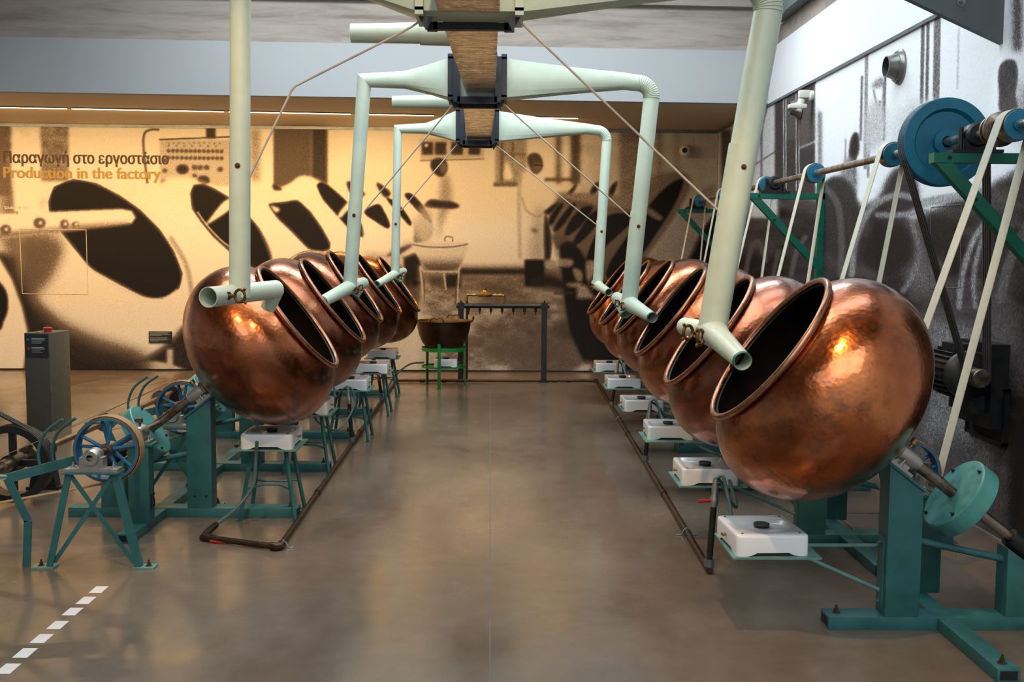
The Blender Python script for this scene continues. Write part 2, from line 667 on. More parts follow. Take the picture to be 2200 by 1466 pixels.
def strip(xa, xb, fy, dy, za, zb):
    return MB().add([(xa, fy(xa), za), (xb, fy(xb), za), (xb, fy(xb) + dy, za), (xa, fy(xa) + dy, za), (xa, fy(xa), zb), (xb, fy(xb), zb), (xb, fy(xb) + dy, zb), (xa, fy(xa) + dy, zb)],
                    [(0, 1, 5, 4), (1, 2, 6, 5), (2, 3, 7, 6), (3, 0, 4, 7), (4, 5, 6, 7), (0, 3, 2, 1)])


# bulkhead: soffit, fascia and the concrete beam above
so = MB()
so.add([(XL, fascia_y(XL) + 0.02, 3.215), (WX, fascia_y(WX) + 0.02, 3.215), (WX, 14.6, 3.215), (XL, 14.6, 3.215),
        (XL, fascia_y(XL) + 0.02, 3.3), (WX, fascia_y(WX) + 0.02, 3.3), (WX, 14.6, 3.3), (XL, 14.6, 3.3)],
       [(0, 1, 5, 4), (1, 2, 6, 5), (2, 3, 7, 6), (3, 0, 4, 7), (4, 5, 6, 7), (0, 3, 2, 1)])
struct(so.build('trim_1', 'soffit'), 'cream soffit over the mural')
struct(strip(XL, WX, fascia_y, 0.12, 3.205, 3.755).build('trim_2', 'fascia'), 'pale grey bulkhead fascia')
struct(strip(XL, WX, lambda x: fascia_y(x) + 0.02, 0.3, 3.755, 4.2).build('trim_3', 'concrete'), 'concrete beam over the bulkhead')
struct(strip(XL, WX, lambda x: fascia_y(x) - 0.06, 0.4, 4.2, 4.9).build('trim_4', 'concrete'), 'upper concrete beam')
struct(strip(XL, WX, lambda x: wall_y(x) - 0.03, 0.025, 3.175, 3.214).build('trim_5', 'alu'), 'aluminium channel over the mural')
struct(strip(XL, WX, lambda x: wall_y(x) - 0.014, 0.012, 0.0, 0.02).build('baseboard_back', 'blacksteel'))
# right wall: white band, shadow trim, concrete strip, steel panels
struct(MB().box((WX - 0.02, 3.0, 3.2), (WX, 11.82, 3.77)).build('trim_6', 'white'), 'white painted band above the right mural')
struct(MB().box((WX - 0.03, 3.0, 3.175), (WX, 14.5, 3.2)).build('trim_7', 'alu'), 'aluminium channel over the right mural')
struct(MB().box((WX - 0.015, 3.0, 3.77), (WX, 11.82, 3.95)).build('trim_8', 'concrete'), 'concrete strip')
pn = MB().box((WX - 0.14, 2.0, 3.95), (WX - 0.02, 11.3, 4.9))
struct(pn.build('trim_9', 'darkpanel'), 'grey steel lining of the roof light')
gp = MB()
poly = [(WX - 0.005, 6.33, 2.83), (WX - 0.005, 6.33, 4.88), (1.0, 6.33, 4.88), (1.0, 6.33, 3.65), (2.28, 6.33, 3.09)]
gp.prism(poly, (0, 0.05, 0))
gus = struct(gp.build('trim_10', 'darkpanel'), 'dark grey sloping steel gusset plate')
MB().bolt((2.61, 6.328, 3.06), (0, -1, 0), 0.014, 0.03).bolt((2.2, 6.328, 3.4), (0, -1, 0), 0.014, 0.03).build('bolt', 'alu', gus)


# ================================================================== printed murals (flat print, painted in numpy, stored on the print's own surface)
class Canvas:
    def __init__(self, xa, ya, xb, yb, base):
        self.xa, self.ya = xa, ya
        self.w, self.h = int(xb - xa), int(yb - ya)
        self.img = np.full((self.h, self.w), base, np.float32)
        self.X = np.arange(self.w) + xa + 0.5
        self.Y = np.arange(self.h) + ya + 0.5

    @staticmethod
    def blur(a, r):
        r = int(round(r))
        if r < 1:
            return a
        for _ in range(2):
            for ax in (0, 1):
                pad = [(0, 0), (0, 0)]
                pad[ax] = (r + 1, r)
                c = np.cumsum(np.pad(a, pad, mode='edge'), axis=ax)
                a = (c[2 * r + 1:] - c[:-2 * r - 1]) / (2 * r + 1) if ax == 0 else (c[:, 2 * r + 1:] - c[:, :-2 * r - 1]) / (2 * r + 1)
        return a

    def _box(self, pts, pad):
        xs, ys = [p[0] for p in pts], [p[1] for p in pts]
        ia, ib = max(0, int(min(xs) - self.xa - pad)), min(self.w, int(max(xs) - self.xa + pad) + 1)
        ja, jb = max(0, int(min(ys) - self.ya - pad)), min(self.h, int(max(ys) - self.ya + pad) + 1)
        return ia, ib, ja, jb

    def fill(self, pts, val, soft=1.5, a=1.0, curve=True):
        if curve:
            pts = [(p.x, p.y) for p in spline([(x, y, 0) for x, y in pts], 6, True)]
        ia, ib, ja, jb = self._box(pts, soft * 3 + 3)
        if ib <= ia or jb <= ja:
            return
        X, Y = self.X[ia:ib], self.Y[ja:jb]
        par = np.zeros((jb - ja, ib - ia), bool)
        n = len(pts)
        for i in range(n):
            xA, yA = pts[i]
            xB, yB = pts[(i + 1) % n]
            if yA == yB:
                continue
            rows = np.where((Y >= min(yA, yB)) & (Y < max(yA, yB)))[0]
            if len(rows) == 0:
                continue
            xi = xA + (Y[rows] - yA) * (xB - xA) / (yB - yA)
            par[rows] ^= X[None, :] < xi[:, None]
        m = self.blur(par.astype(np.float32), soft) * a
        reg = self.img[ja:jb, ia:ib]
        v_ = val(X[None, :], Y[:, None]) if callable(val) else val
        self.img[ja:jb, ia:ib] = reg * (1 - m) + v_ * m

    def ell(self, cx, cy, rx, ry, val, soft=1.5, ang=0.0, a=1.0):
        ca, sa = math.cos(ang), math.sin(ang)
        pts = [(cx + rx * math.cos(k) * ca - ry * math.sin(k) * sa, cy + rx * math.cos(k) * sa + ry * math.sin(k) * ca)
               for k in [2 * PI * i / 28 for i in range(28)]]
        self.fill(pts, val, soft, a, False)

    def rect(self, xa, ya, xb, yb, val, soft=1.5, a=1.0):
        self.fill([(xa, ya), (xb, ya), (xb, yb), (xa, yb)], val, soft, a, False)

    def line(self, pts, w, val, soft=1.0, a=1.0, curve=False):
        if curve:
            pts = [(p.x, p.y) for p in spline([(x, y, 0) for x, y in pts], 6)]
        ia, ib, ja, jb = self._box(pts, w + soft + 3)
        if ib <= ia or jb <= ja:
            return
        X, Y = self.X[ia:ib][None, :], self.Y[ja:jb][:, None]
        d = np.full((jb - ja, ib - ia), 1e9)
        for (xA, yA), (xB, yB) in zip(pts[:-1], pts[1:]):
            dx, dy = xB - xA, yB - yA
            t_ = np.clip(((X - xA) * dx + (Y - yA) * dy) / (dx * dx + dy * dy + 1e-9), 0, 1)
            d = np.minimum(d, np.hypot(X - xA - t_ * dx, Y - yA - t_ * dy))
        m = np.clip((w / 2 + soft - d) / (soft + 0.5), 0, 1) * a
        self.img[ja:jb, ia:ib] = self.img[ja:jb, ia:ib] * (1 - m) + val * m

    def mottle(self, xa, ya, xb, yb, cell, amp, soft=10):
        ia, ib, ja, jb = self._box([(xa, ya), (xb, yb)], 0)
        hh, ww = jb - ja, ib - ia
        n = np.zeros((hh, ww), np.float32)
        for k, c in enumerate((cell, cell / 2, cell / 4)):
            g = rng.rand(int(hh / c) + 3, int(ww / (c * 1.8)) + 3)
            yy = np.arange(hh) / c
            xx = np.arange(ww) / (c * 1.8)
            yi, xi = yy.astype(int), xx.astype(int)
            fy, fx = (yy - yi)[:, None], (xx - xi)[None, :]
            fy, fx = fy * fy * (3 - 2 * fy), fx * fx * (3 - 2 * fx)
            v_ = (g[yi][:, xi] * (1 - fx) + g[yi][:, xi + 1] * fx) * (1 - fy) + (g[yi + 1][:, xi] * (1 - fx) + g[yi + 1][:, xi + 1] * fx) * fy
            n += (v_ - 0.5) * amp / (k + 1)
        m = np.zeros((hh, ww), np.float32)
        m[soft:hh - soft, soft:ww - soft] = 1
        m = self.blur(m, soft)
        self.img[ja:jb, ia:ib] += n * m

    def sample(self, px, py):
        x = np.clip(px - self.xa - 0.5, 0, self.w - 1.001)
        y = np.clip(py - self.ya - 0.5, 0, self.h - 1.001)
        xi, yi = x.astype(int), y.astype(int)
        fx, fy = x - xi, y - yi
        I = self.img
        return (I[yi, xi] * (1 - fx) + I[yi, xi + 1] * fx) * (1 - fy) + (I[yi + 1, xi] * (1 - fx) + I[yi + 1, xi + 1] * fx) * fy


def Z(ox, oy, s, pts):
    return [(ox + x / s, oy + y / s) for x, y in pts]


def paint_back():
    c = Canvas(-300, 240, 1580, 830, 0.86)
    z1 = lambda *p: Z(0, 240, 2.528, p)
    z2 = lambda *p: Z(320, 360, 3.4375, p)
    z3 = lambda *p: Z(860, 280, 3.235, p)
    z6 = lambda *p: Z(780, 540, 4.23, p)
    D = 0.10
    # upper background left: posts and columns
    c.rect(-300, 240, 24, 420, 0.44, 4)
    c.rect(-200, 240, -120, 420, 0.82, 5)
    c.rect(86, 240, 148, 390, 0.52, 3)
    c.mottle(0, 250, 160, 400, 10, 0.10)
    # wall shade at the left behind the first pan
    c.fill(z1((0, 420), (60, 395), (150, 480), (300, 520), (330, 650), (200, 900), (130, 1000), (40, 800), (0, 700)), 0.42, 14, 0.85)
    # bent pipe and control board
    c.line(z1((860, 98), (820, 98), (785, 120), (780, 200), (800, 385)), 4, 0.40, 2.0, 0.9, True)
    c.rect(343, 300, 497, 400, 0.70, 2)
    c.line([(343, 300), (497, 294)], 2.2, 0.28, 1.2)
    c.rect(443, 262, 463, 297, 0.22, 2.5)
    for yy, st, r in ((307, 11, 1.6), (313, 17, 1.8), (324, 9.5, 4.2), (339, 9.5, 4.2)):
        x = 362.0
        while x < 480:
            c.ell(x, yy + (x - 362) * 0.012, r, r * 0.95, 0.30, 1.2, 0, 0.85)
            x += st
    for (x, y, r) in ((392, 364, 13), (354, 367, 5.5), (354, 345, 5.5), (418, 360, 6), (430, 360, 6), (444, 360, 6), (473, 364, 6), (437, 388, 13), (418, 378, 5), (352, 390, 6)):
        c.ell(x, y, r, r * 0.78, 0.17 if r > 8 else 0.3, 1.5)
    # lower background: dark machinery behind the white pans
    c.fill([(-300, 560), (60, 560), (200, 760), (420, 740), (430, 800), (-300, 830)], 0.17, 6)
    c.rect(318, 700, 420, 830, 0.15, 4)
    c.fill([(252, 798), (290, 782), (330, 776), (372, 784), (400, 800), (330, 806)], 0.7, 2)
    c.rect(358, 750, 372, 795, 0.68, 2)
    # pan P1 body
    c.fill(z1((120, 640), (300, 430), (450, 390), (620, 420), (800, 520), (960, 720), (1035, 900), (1020, 1080), (960, 1210), (820, 1320), (640, 1375),
              (430, 1330), (250, 1180), (130, 990), (100, 800)), 0.84, 6)
    c.fill(z1((105, 660), (330, 680), (300, 760), (250, 900), (160, 960), (120, 900)), 0.45, 16, 0.75)
    c.fill(z1((130, 1000), (330, 1130), (560, 1230), (820, 1330), (640, 1385), (430, 1345), (240, 1190)), 0.40, 14, 0.8)
    c.fill([(44, 512), (130, 522), (128, 560), (100, 610), (64, 640), (46, 580)], 0.30, 14, 0.75)
    c.fill([(46, 570), (72, 640), (130, 700), (210, 742), (300, 770), (300, 812), (40, 812), (30, 660)], 0.13, 13, 0.92)
    # opening of P1 with rim
    op = z1((272, 490), (300, 415), (400, 376), (520, 398), (650, 466), (755, 540), (860, 645), (935, 760), (982, 880), (965, 955), (880, 1008),
            (790, 1000), (650, 930), (500, 845), (400, 725), (320, 625), (278, 545))
    c.line(op + [op[0]], 7, 0.30, 1.5, 0.9)
    c.line([(x - 1.5, y + 3) for x, y in z1((460, 815), (560, 895), (690, 965), (800, 1005), (900, 1000), (960, 960))], 3, 0.80, 1.0, 1, True)
    c.fill(op, D, 1.6)
    # air pipe across P1
    c.rect(30, 300, 86, 470, 0.88, 4)
    c.fill(z1((-700, 560), (0, 556), (250, 545), (480, 535), (660, 528), (715, 538), (738, 575), (715, 608), (480, 632), (250, 662), (0, 692), (-700, 700)), 0.86, 2, 1, False)
    c.fill(z1((-700, 660), (0, 655), (250, 632), (480, 610), (700, 598), (715, 610), (480, 636), (250, 666), (0, 694), (-700, 702)), 0.45, 4, 0.8, False)
    for (x, y, rx, ry) in ((30, 640, 30, 26), (215, 605, 34, 30), (350, 610, 24, 24), (410, 612, 20, 16)):
        c.ell(x / 2.528, 240 + y / 2.528, rx / 2.528, ry / 2.528, 0.28, 2.5, 0, 0.8)
        c.ell(x / 2.528 + 2, 240 + y / 2.528, 4, 4, 0.85, 1.5)
    # pan P0 at the lower left corner
    c.fill([(-300, 470), (-90, 470), (0, 556), (26, 600), (48, 660), (60, 712), (56, 760), (46, 830), (-300, 830)], 0.86, 3, 1, False)
    c.fill([(-260, 480), (-120, 500), (-30, 580), (10, 620), (17, 660), (8, 690), (-12, 712), (-120, 690), (-240, 600)], D, 2)
    # pan P2
    c.fill(z1((870, 395), (960, 356), (1080, 376), (1240, 450), (1500, 640), (1650, 900), (1500, 1250), (1150, 1300), (1035, 1180), (1040, 900), (960, 720), (860, 560)), 0.86, 5)
    op = z2((318, 190), (340, 140), (400, 134), (470, 162), (575, 225), (730, 370), (810, 460), (882, 580), (908, 660), (880, 735), (800, 740), (700, 700),
            (590, 600), (480, 500), (395, 395), (330, 300))
    c.line(op + [op[0]], 7, 0.34, 1.6)
    c.fill(op, D, 1.6)
    c.fill(z2((420, 425), (470, 350), (500, 310), (580, 235), (780, 200), (960, 225), (960, 265), (740, 270), (620, 300), (540, 355)), 0.84, 2)
    c.line(z1((1035, 1180), (1042, 1000), (1010, 830), (930, 690)), 5, 0.55, 6, 0.7, True)
    c.line(z2((735, 690), (690, 640), (560, 560), (440, 440), (360, 330)), 2.2, 0.85, 1.0, 1, True)
    # door in the background
    c.rect(586, 270, 669, 402, 0.34, 3)
    c.rect(669, 270, 703, 402, 0.20, 3)
    c.rect(560, 270, 586, 402, 0.88, 3)
    c.rect(537, 278, 560, 390, 0.62, 5)
    # pan P3 and P4
    c.fill(z2((730, 250), (900, 190), (1060, 110), (1110, 72), (1180, 70), (1300, 120), (1480, 250), (1620, 480), (1600, 700), (1300, 900), (960, 900), (900, 640), (800, 400)), 0.86, 4)
    c.fill(z2((990, 165), (1060, 110), (1110, 72), (1180, 70), (1260, 110), (1260, 180), (1100, 230)), 0.88, 3)
    c.fill(z2((916, 125), (985, 160), (930, 168)), 0.15, 1.5)
    op = z2((893, 276), (1000, 262), (1095, 250), (1185, 330), (1270, 450), (1330, 560), (1325, 600), (1270, 616), (1180, 592), (1060, 470), (955, 370))
    c.line(op + [op[0]], 5, 0.45, 1.5)
    c.fill(op, D, 1.5)
    c.fill(z2((900, 280), (960, 300), (960, 325), (930, 330)), 0.8, 2)
    op = z2((1244, 135), (1270, 112), (1310, 125), (1400, 200), (1500, 300), (1590, 470), (1580, 512), (1500, 470), (1395, 355), (1290, 235))
    c.line(op + [op[0]], 4, 0.55, 1.3)
    c.fill(op, D, 1.4)
    c.fill(z2((1395, 355), (1430, 300), (1500, 240), (1700, 215), (1720, 240), (1500, 300), (1420, 370)), 0.86, 1.8)
    # further pans P5..P8
    c.rect(730, 262, 960, 372, 0.88, 4)
    c.fill(z2((1460, 115), (1500, 112), (1600, 205), (1500, 200)), 0.16, 2)
    c.fill(z2((1590, 210), (1700, 205), (1830, 300), (1955, 480), (1940, 600), (1760, 660), (1600, 600), (1580, 330)), 0.86, 3)
    c.fill(z2((1590, 330), (1690, 270), (1740, 330), (1778, 420), (1762, 450), (1690, 410)), 0.12, 1.4)
    c.fill(z2((1680, 125), (1710, 122), (1785, 190), (1740, 218)), 0.14, 1.5)
    c.fill(z2((1755, 232), (1800, 240), (1870, 300), (1936, 400), (1926, 428), (1860, 360)), 0.12, 1.4)
    c.fill(z2((1880, 200), (1960, 210), (2085, 400), (2095, 480), (2040, 545), (1960, 555), (1950, 420)), lambda X, Y: 0.86 - 0.45 * np.clip((Y - 460) / 70, 0, 1) + 0 * X, 2)
    c.fill(z2((1890, 210), (1940, 195), (2030, 290), (2085, 390), (2072, 405), (2000, 335)), 0.14, 1.4)
    c.fill(z2((1600, 640), (1750, 650), (1900, 560), (1960, 580), (1780, 660), (1620, 700)), 0.5, 8, 0.7)
    c.fill(z2((1750, 655), (1880, 590), (1950, 570), (1800, 670)), 0.2, 3)
    # dark base below the far left pans
    c.fill(z3((-60, 930), (40, 880), (130, 880), (140, 1200), (-60, 1240)), 0.13, 3)
    c.rect(780, 560, 868, 830, 0.55, 14)
    c.fill(z6((150, 60), (330, 40), (400, 90), (420, 150), (380, 180), (320, 120), (200, 150)), 0.72, 3)
    c.rect(868, 555, 902, 632, 0.12, 2.5)
    # far wall with floor line
    c.rect(900, 570, 1580, 840, 0.52, 5)
    c.mottle(850, 590, 1400, 830, 40, 0.26, 14)
    c.mottle(850, 590, 1400, 830, 9, 0.14, 8)
    c.fill([(1040, 740), (1120, 720), (1230, 735), (1250, 775), (1150, 790), (1050, 775)], 0.33, 16, 0.75)
    c.fill([(780, 620), (900, 650), (950, 730), (890, 830), (780, 830)], 0.74, 22, 0.9)
    c.fill([(1190, 700), (1260, 680), (1290, 720), (1220, 735)], 0.2, 9, 0.7)
    c.rect(988, 578, 1130, 590, 0.16, 2.2)
    # switch panel, worker one
    c.fill(z3((135, 60), (580, 50), (582, 195), (140, 212)), 0.72, 2, 1, False)
    c.line(z3((140, 212), (582, 200)), 2, 0.5, 1)
    for x in (190, 280, 395, 515):
        c.rect(860 + (x - 38) / 3.235, 306, 860 + (x + 38) / 3.235, 332, 0.20, 2.5)
    c.rect(912, 309, 920, 316, 0.8, 1)
    c.fill(z3((285, 330), (340, 320), (360, 480), (300, 640), (265, 760), (265, 520)), 0.55, 6, 0.8)
    c.fill(z3((210, 225), (250, 196), (310, 205), (328, 265), (300, 318), (262, 318), (222, 280)), 0.17, 2)
    c.fill(z3((285, 225), (325, 240), (322, 280), (295, 300), (275, 262)), 0.48, 3, 0.9)
    c.fill(z3((168, 525), (210, 482), (290, 492), (370, 500), (412, 528), (370, 545), (280, 540), (210, 540)), 0.16, 2)
    c.fill(z3((130, 540), (225, 560), (220, 760), (130, 760)), 0.70, 6, 0.8)
    # pot on its stool
    c.fill(z3((88, 795), (130, 782), (280, 778), (440, 780), (468, 792), (450, 870), (400, 950), (280, 975), (190, 960), (130, 900)),
           lambda X, Y: 0.78 - 0.62 * np.clip((Y - 545) / 38, 0, 1) ** 1.5 + 0 * X, 2)
    c.line(z3((88, 795), (200, 812), (350, 812), (468, 792)), 2.0, 0.35, 1.2, 0.8, True)
    c.line(z3((310, 770), (312, 745), (335, 738), (362, 748), (365, 772)), 2, 0.4, 1, 0.9, True)
    c.rect(957, 590, 990, 618, 0.14, 2)
    c.rect(924, 596, 952, 614, 0.20, 4, 0.8)
    for a, b in (((902, 575), (912, 655)), ((986, 580), (982, 655)), ((954, 588), (958, 622)), ((912, 583), (983, 584)), ((903, 573), (912, 584)), ((990, 573), (983, 584))):
        c.line([a, b], 3.4, 0.70, 1.2)
    c.line([(912, 655), (911, 600)], 1.5, 0.3, 1, 0.7)
    c.line([(979, 655), (981, 600)], 1.5, 0.25, 1, 0.8)
    # window and worker two
    c.rect(1064, 290, 1132, 398, 0.60, 3)
    c.rect(1076, 290, 1080, 390, 0.34, 1.5)
    c.rect(1100, 290, 1104, 345, 0.42, 1.5)
    c.rect(1080, 330, 1130, 334, 0.45, 1.5)
    c.fill(z3((720, 330), (740, 215), (780, 330)), 0.9, 3)
    c.rect(1060, 392, 1114, 401, 0.45, 2)
    c.fill(z3((835, 320), (880, 285), (960, 300), (1050, 380), (1110, 480), (1040, 510), (1000, 580), (1005, 890), (830, 880), (822, 500)), 0.84, 4)
    c.fill(z3((960, 520), (1002, 570), (1005, 890), (900, 900), (920, 640)), 0.58, 10, 0.7)
    c.line(z3((838, 318), (826, 420), (826, 600), (832, 880)), 4, 0.62, 5, 0.6, True)
    c.line(z3((1000, 560), (960, 600), (880, 560), (845, 470)), 2, 0.6, 3, 0.7, True)
    c.ell(1148, 495, 8, 5, 0.42, 3, 0.4, 0.8)
    c.fill(z3((882, 200), (905, 165), (950, 160), (985, 200), (985, 265), (945, 303), (905, 270)), 0.24, 2)
    c.fill(z3((935, 225), (985, 235), (980, 275), (945, 300), (925, 262)), 0.46, 3, 0.9)
    c.line(z3((925, 240), (985, 246)), 2, 0.12, 1)
    # shelf behind, columns to the right
    c.rect(1170, 382, 1240, 390, 0.42, 2)
    for xa, xb, val in ((1194, 1206, 0.40), (1227, 1246, 0.22), (1330, 1385, 0.50), (1410, 1424, 0.55), (1448, 1462, 0.66)):
        c.rect(xa, 280, xb, 395 if xa < 1300 else 430, val, 5)
    c.mottle(1180, 280, 1480, 430, 20, 0.10)
    c.fill([(1250, 282), (1580, 282), (1580, 830), (1250, 620)], 0.62, 40, 0.45, False)
    # right-hand row of pans in the print
    c.fill(z3((1100, 470), (1250, 440), (1640, 470), (1760, 330), (1960, 300), (2010, 380), (1900, 620), (1700, 900), (1500, 1060), (1300, 1100), (1200, 900), (1030, 640)), 0.44, 5)
    c.fill(z3((1640, 400), (1800, 300), (1950, 310), (2000, 420), (1800, 700), (1620, 900)), 0.56, 8, 0.8)
    for q in (((1155, 450), (1200, 395), (1228, 365), (1215, 410), (1180, 450)), ((1320, 430), (1345, 380), (1378, 360), (1370, 420), (1340, 450)),
              ((1440, 480), (1460, 400), (1505, 355), (1495, 410), (1465, 480)), ((1630, 480), (1632, 410), (1650, 385), (1655, 480))):
        c.fill(z3(*q), 0.14, 1.5)
    c.fill(z3((1085, 440), (1130, 430), (1250, 450), (1350, 440), (1640, 480), (1660, 560), (1400, 570), (1300, 500), (1180, 490), (1090, 460)), 0.56, 4)
    c.fill(z3((1090, 470), (1200, 495), (1380, 530), (1640, 560), (1640, 585), (1300, 540), (1120, 500)), 0.34, 4, 0.8)
    for q in (((1028, 640), (1060, 570), (1120, 505), (1135, 520), (1090, 600), (1050, 660)), ((1065, 690), (1110, 610), (1190, 515), (1220, 520), (1150, 640), (1090, 700)),
              ((1140, 720), (1190, 610), (1280, 530), (1340, 540), (1260, 660), (1175, 730)), ((1195, 790), (1260, 670), (1350, 560), (1420, 560), (1340, 690), (1240, 790)),
              ((1290, 900), (1350, 740), (1450, 590), (1640, 585), (1610, 640), (1440, 800), (1330, 920)),
              ((1440, 1030), (1450, 930), (1560, 760), (1690, 570), (1830, 410), (1940, 340), (1966, 365), (1905, 520), (1800, 690), (1690, 850), (1560, 985))):
        c.fill(z3(*q), 0.09, 1.8)
    c.fill(z3((1700, 520), (1820, 600), (1790, 625), (1690, 560)), 0.5, 2)
    c.fill(z3((1000, 570), (1060, 520), (1110, 500), (1040, 580)), 0.12, 2)
    c.fill(z3((1005, 590), (1050, 740), (1040, 900), (1005, 900)), 0.15, 2)
    c.fill(z3((1060, 720), (1150, 740), (1200, 800), (1200, 900), (1120, 880), (1070, 800)), 0.34, 4)
    # dark lower right
    c.fill(z3((1110, 800), (1200, 780), (1300, 930), (1340, 1250), (1360, 1700), (1180, 1400), (1110, 900)), 0.10, 3)
    c.fill([(1262, 610), (1580, 560), (1580, 840), (1310, 840), (1283, 800)], 0.10, 3, 1, False)
    c.fill(z3((1960, 960), (2100, 690), (2300, 480), (2400, 700), (2200, 1100)), 0.09, 3)
    c.fill(z3((1690, 960), (1900, 640), (2100, 420), (2200, 400), (2100, 690), (1950, 960)), 0.62, 4)
    c.rect(1127, 558, 1170, 616, 0.09, 2)
    c.fill(z6((1470, 290), (1660, 200), (1900, 300), (1900, 370), (1700, 340)), 0.14, 6)
    for q in (((1010, 900), (1075, 905), (1080, 960), (1015, 955)), ((1090, 895), (1195, 900), (1190, 945), (1110, 945)), ((1075, 830), (1105, 825), (1100, 880), (1080, 880)),
              ((1200, 960), (1260, 980), (1265, 1045), (1220, 1040)), ((1160, 1065), (1260, 1060), (1240, 1090), (1180, 1090)), ((1290, 920), (1345, 910), (1340, 1000), (1300, 1050))):
        c.fill(z3(*q), 0.62, 2, 0.9)
    c.fill(z6((1940, 300), (2030, 310), (2110, 430), (1940, 430)), 0.62, 3, 1, False)
    c.rect(1190, 560 + 68, 1238, 632, 0.2, 2)
    c.fill(z6((1900, 1090), (2050, 1010), (2100, 1060), (1980, 1110)), 0.8, 6, 0.9)
    c.img = np.clip(c.img, 0.03, 0.93)
    return c


def paint_right():
    c = Canvas(1500, -120, 2420, 1466, 0.90)
    # lower dark zone
    top = [(1500, 420), (1600, 420), (1690, 405), (1760, 430), (1800, 410), (1850, 450), (1900, 420), (1960, 480), (2050, 430), (2130, 400), (2240, 330), (2420, 250)]
    c.fill(top + [(2420, 1466), (1500, 1466)], 0.22, 9, 1, False)
    c.mottle(1500, 380, 2420, 1466, 60, 0.22, 10)
    c.mottle(1500, 380, 2420, 1466, 20, 0.12, 10)
    # tiles by the corner
    c.rect(1540, 220, 1672, 470, 0.78, 4)
    c.line([(1604, 365), (1672, 322)], 2, 0.45, 1.5)
    c.line([(1560, 392), (1604, 365)], 2, 0.45, 1.5)
    c.line([(1636, 225), (1636, 420)], 3, 0.5, 2)
    c.rect(1550, 280, 1570, 480, 0.35, 3)
    c.rect(1590, 330, 1610, 480, 0.4, 5)
    # tall dark cabinet with white lines
    c.rect(1665, 170, 1752, 420, 0.24, 2)
    c.rect(1688, 170, 1710, 300, 0.34, 3)
    for x in (1683, 1688, 1710, 1716):
        c.line([(x, 190), (x + 1, 410)], 1.6, 0.86, 0.8)
    c.fill([(1716, 240), (1752, 225), (1752, 300), (1718, 312)], 0.40, 6, 0.8)
    c.line([(1718, 318), (1752, 304)], 3, 0.62, 2)
    c.rect(1752, 180, 1757, 400, 0.92, 2)
    c.rect(1757, 240, 1766, 400, 0.5, 3)
    # figure blob and its base
    c.fill([(1828, 300), (1836, 285), (1844, 290), (1846, 320), (1838, 350), (1838, 400), (1826, 380), (1824, 330)], 0.14, 2)
    c.fill([(1796, 420), (1815, 345), (1835, 345), (1840, 420)], 0.55, 5)
    c.line([(1817, 300), (1815, 370)], 2, 0.6, 2)
    # hanging ropes / pipes
    for x, ya, yb, w, v_ in ((1852, 165, 300, 4, 0.42), (1862, 110, 360, 6, 0.5), (1868, 250, 380, 4, 0.5), (1902, 150, 300, 3, 0.25), (1900, 180, 270, 6, 0.5),
                             (1983, 58, 220, 6, 0.32), (1994, 52, 215, 5, 0.32), (2014, 40, 210, 13, 0.40), (2060, 60, 190, 3, 0.7), (1890, 220, 270, 7, 0.55)):
        c.line([(x, ya), (x - 3, yb)], w, v_, 2, 0.85)
    c.fill([(1875, 180), (1895, 165), (1900, 185), (1875, 190)], 0.55, 4)
    c.line([(1877, 195), (1893, 275)], 3, 0.55, 2)
    c.fill([(1865, 225), (1900, 230), (1900, 300), (1860, 330)], 0.72, 8)
    c.fill([(1930, 240), (2010, 215), (2010, 330), (1920, 330)], 0.72, 14, 0.8)
    # dark figure at the right edge
    c.fill([(2146, 150), (2160, 130), (2182, 133), (2186, 165), (2182, 200), (2184, 235), (2150, 240), (2146, 200)], 0.22, 2)
    c.rect(2175, -120, 2196, 110, 0.42, 6)
    c.fill([(2180, 200), (2300, 150), (2420, 150), (2420, 330), (2200, 300)], 0.5, 20, 0.7)
    # pans in the print: light crescents on dark
    c.fill([(1760, 420), (1790, 380), (1830, 400), (1850, 470), (1850, 540), (1800, 560), (1770, 520)], 0.20, 4)
    c.fill([(1900, 400), (1930, 360), (1965, 375), (1970, 440), (1930, 470), (1880, 500)], 0.18, 6)
    for pts, w, v_ in (([(1830, 590), (1838, 520), (1870, 450), (1920, 420), (1960, 425)], 10, 0.62), ([(1885, 462), (1930, 462), (1990, 455)], 9, 0.6),
                       ([(1983, 437), (2040, 425), (2110, 420)], 16, 0.62), ([(2060, 660), (2068, 590), (2090, 520), (2118, 475)], 9, 0.66),
                       ([(2095, 660), (2092, 590), (2108, 520), (2126, 478)], 7, 0.62), ([(1960, 480), (1972, 540), (1962, 590), (1940, 625)], 8, 0.55),
                       ([(1700, 590), (1712, 540), (1730, 510)], 6, 0.42), ([(1770, 400), (1800, 440), (1808, 520), (1806, 590)], 9, 0.42),
                       ([(1600, 600), (1612, 540), (1630, 520), (1645, 560)], 6, 0.42), ([(1660, 600), (1672, 540)], 5, 0.36),
                       ([(2150, 640), (2170, 560), (2215, 470)], 16, 0.45)):
        c.line(pts, w, v_, 5, 0.85, True)
    c.fill([(1962, 480), (2000, 510), (2030, 590), (1990, 640), (1950, 620)], 0.52, 12, 0.7)
    c.fill([(1880, 480), (1950, 500), (1960, 560), (1900, 590), (1850, 560)], 0.12, 8)
    c.fill([(1990, 470), (2050, 480), (2060, 520), (2000, 560)], 0.13, 8)
    # lower part: grey mottled floor of the print behind the motor
    c.fill([(1985, 690), (2060, 690), (2110, 720), (2140, 900), (2120, 1080), (2060, 1200), (1960, 1050), (1980, 860)], 0.58, 26, 0.9)
    c.fill([(2100, 640), (2170, 680), (2190, 760), (2150, 800)], 0.42, 20, 0.8)
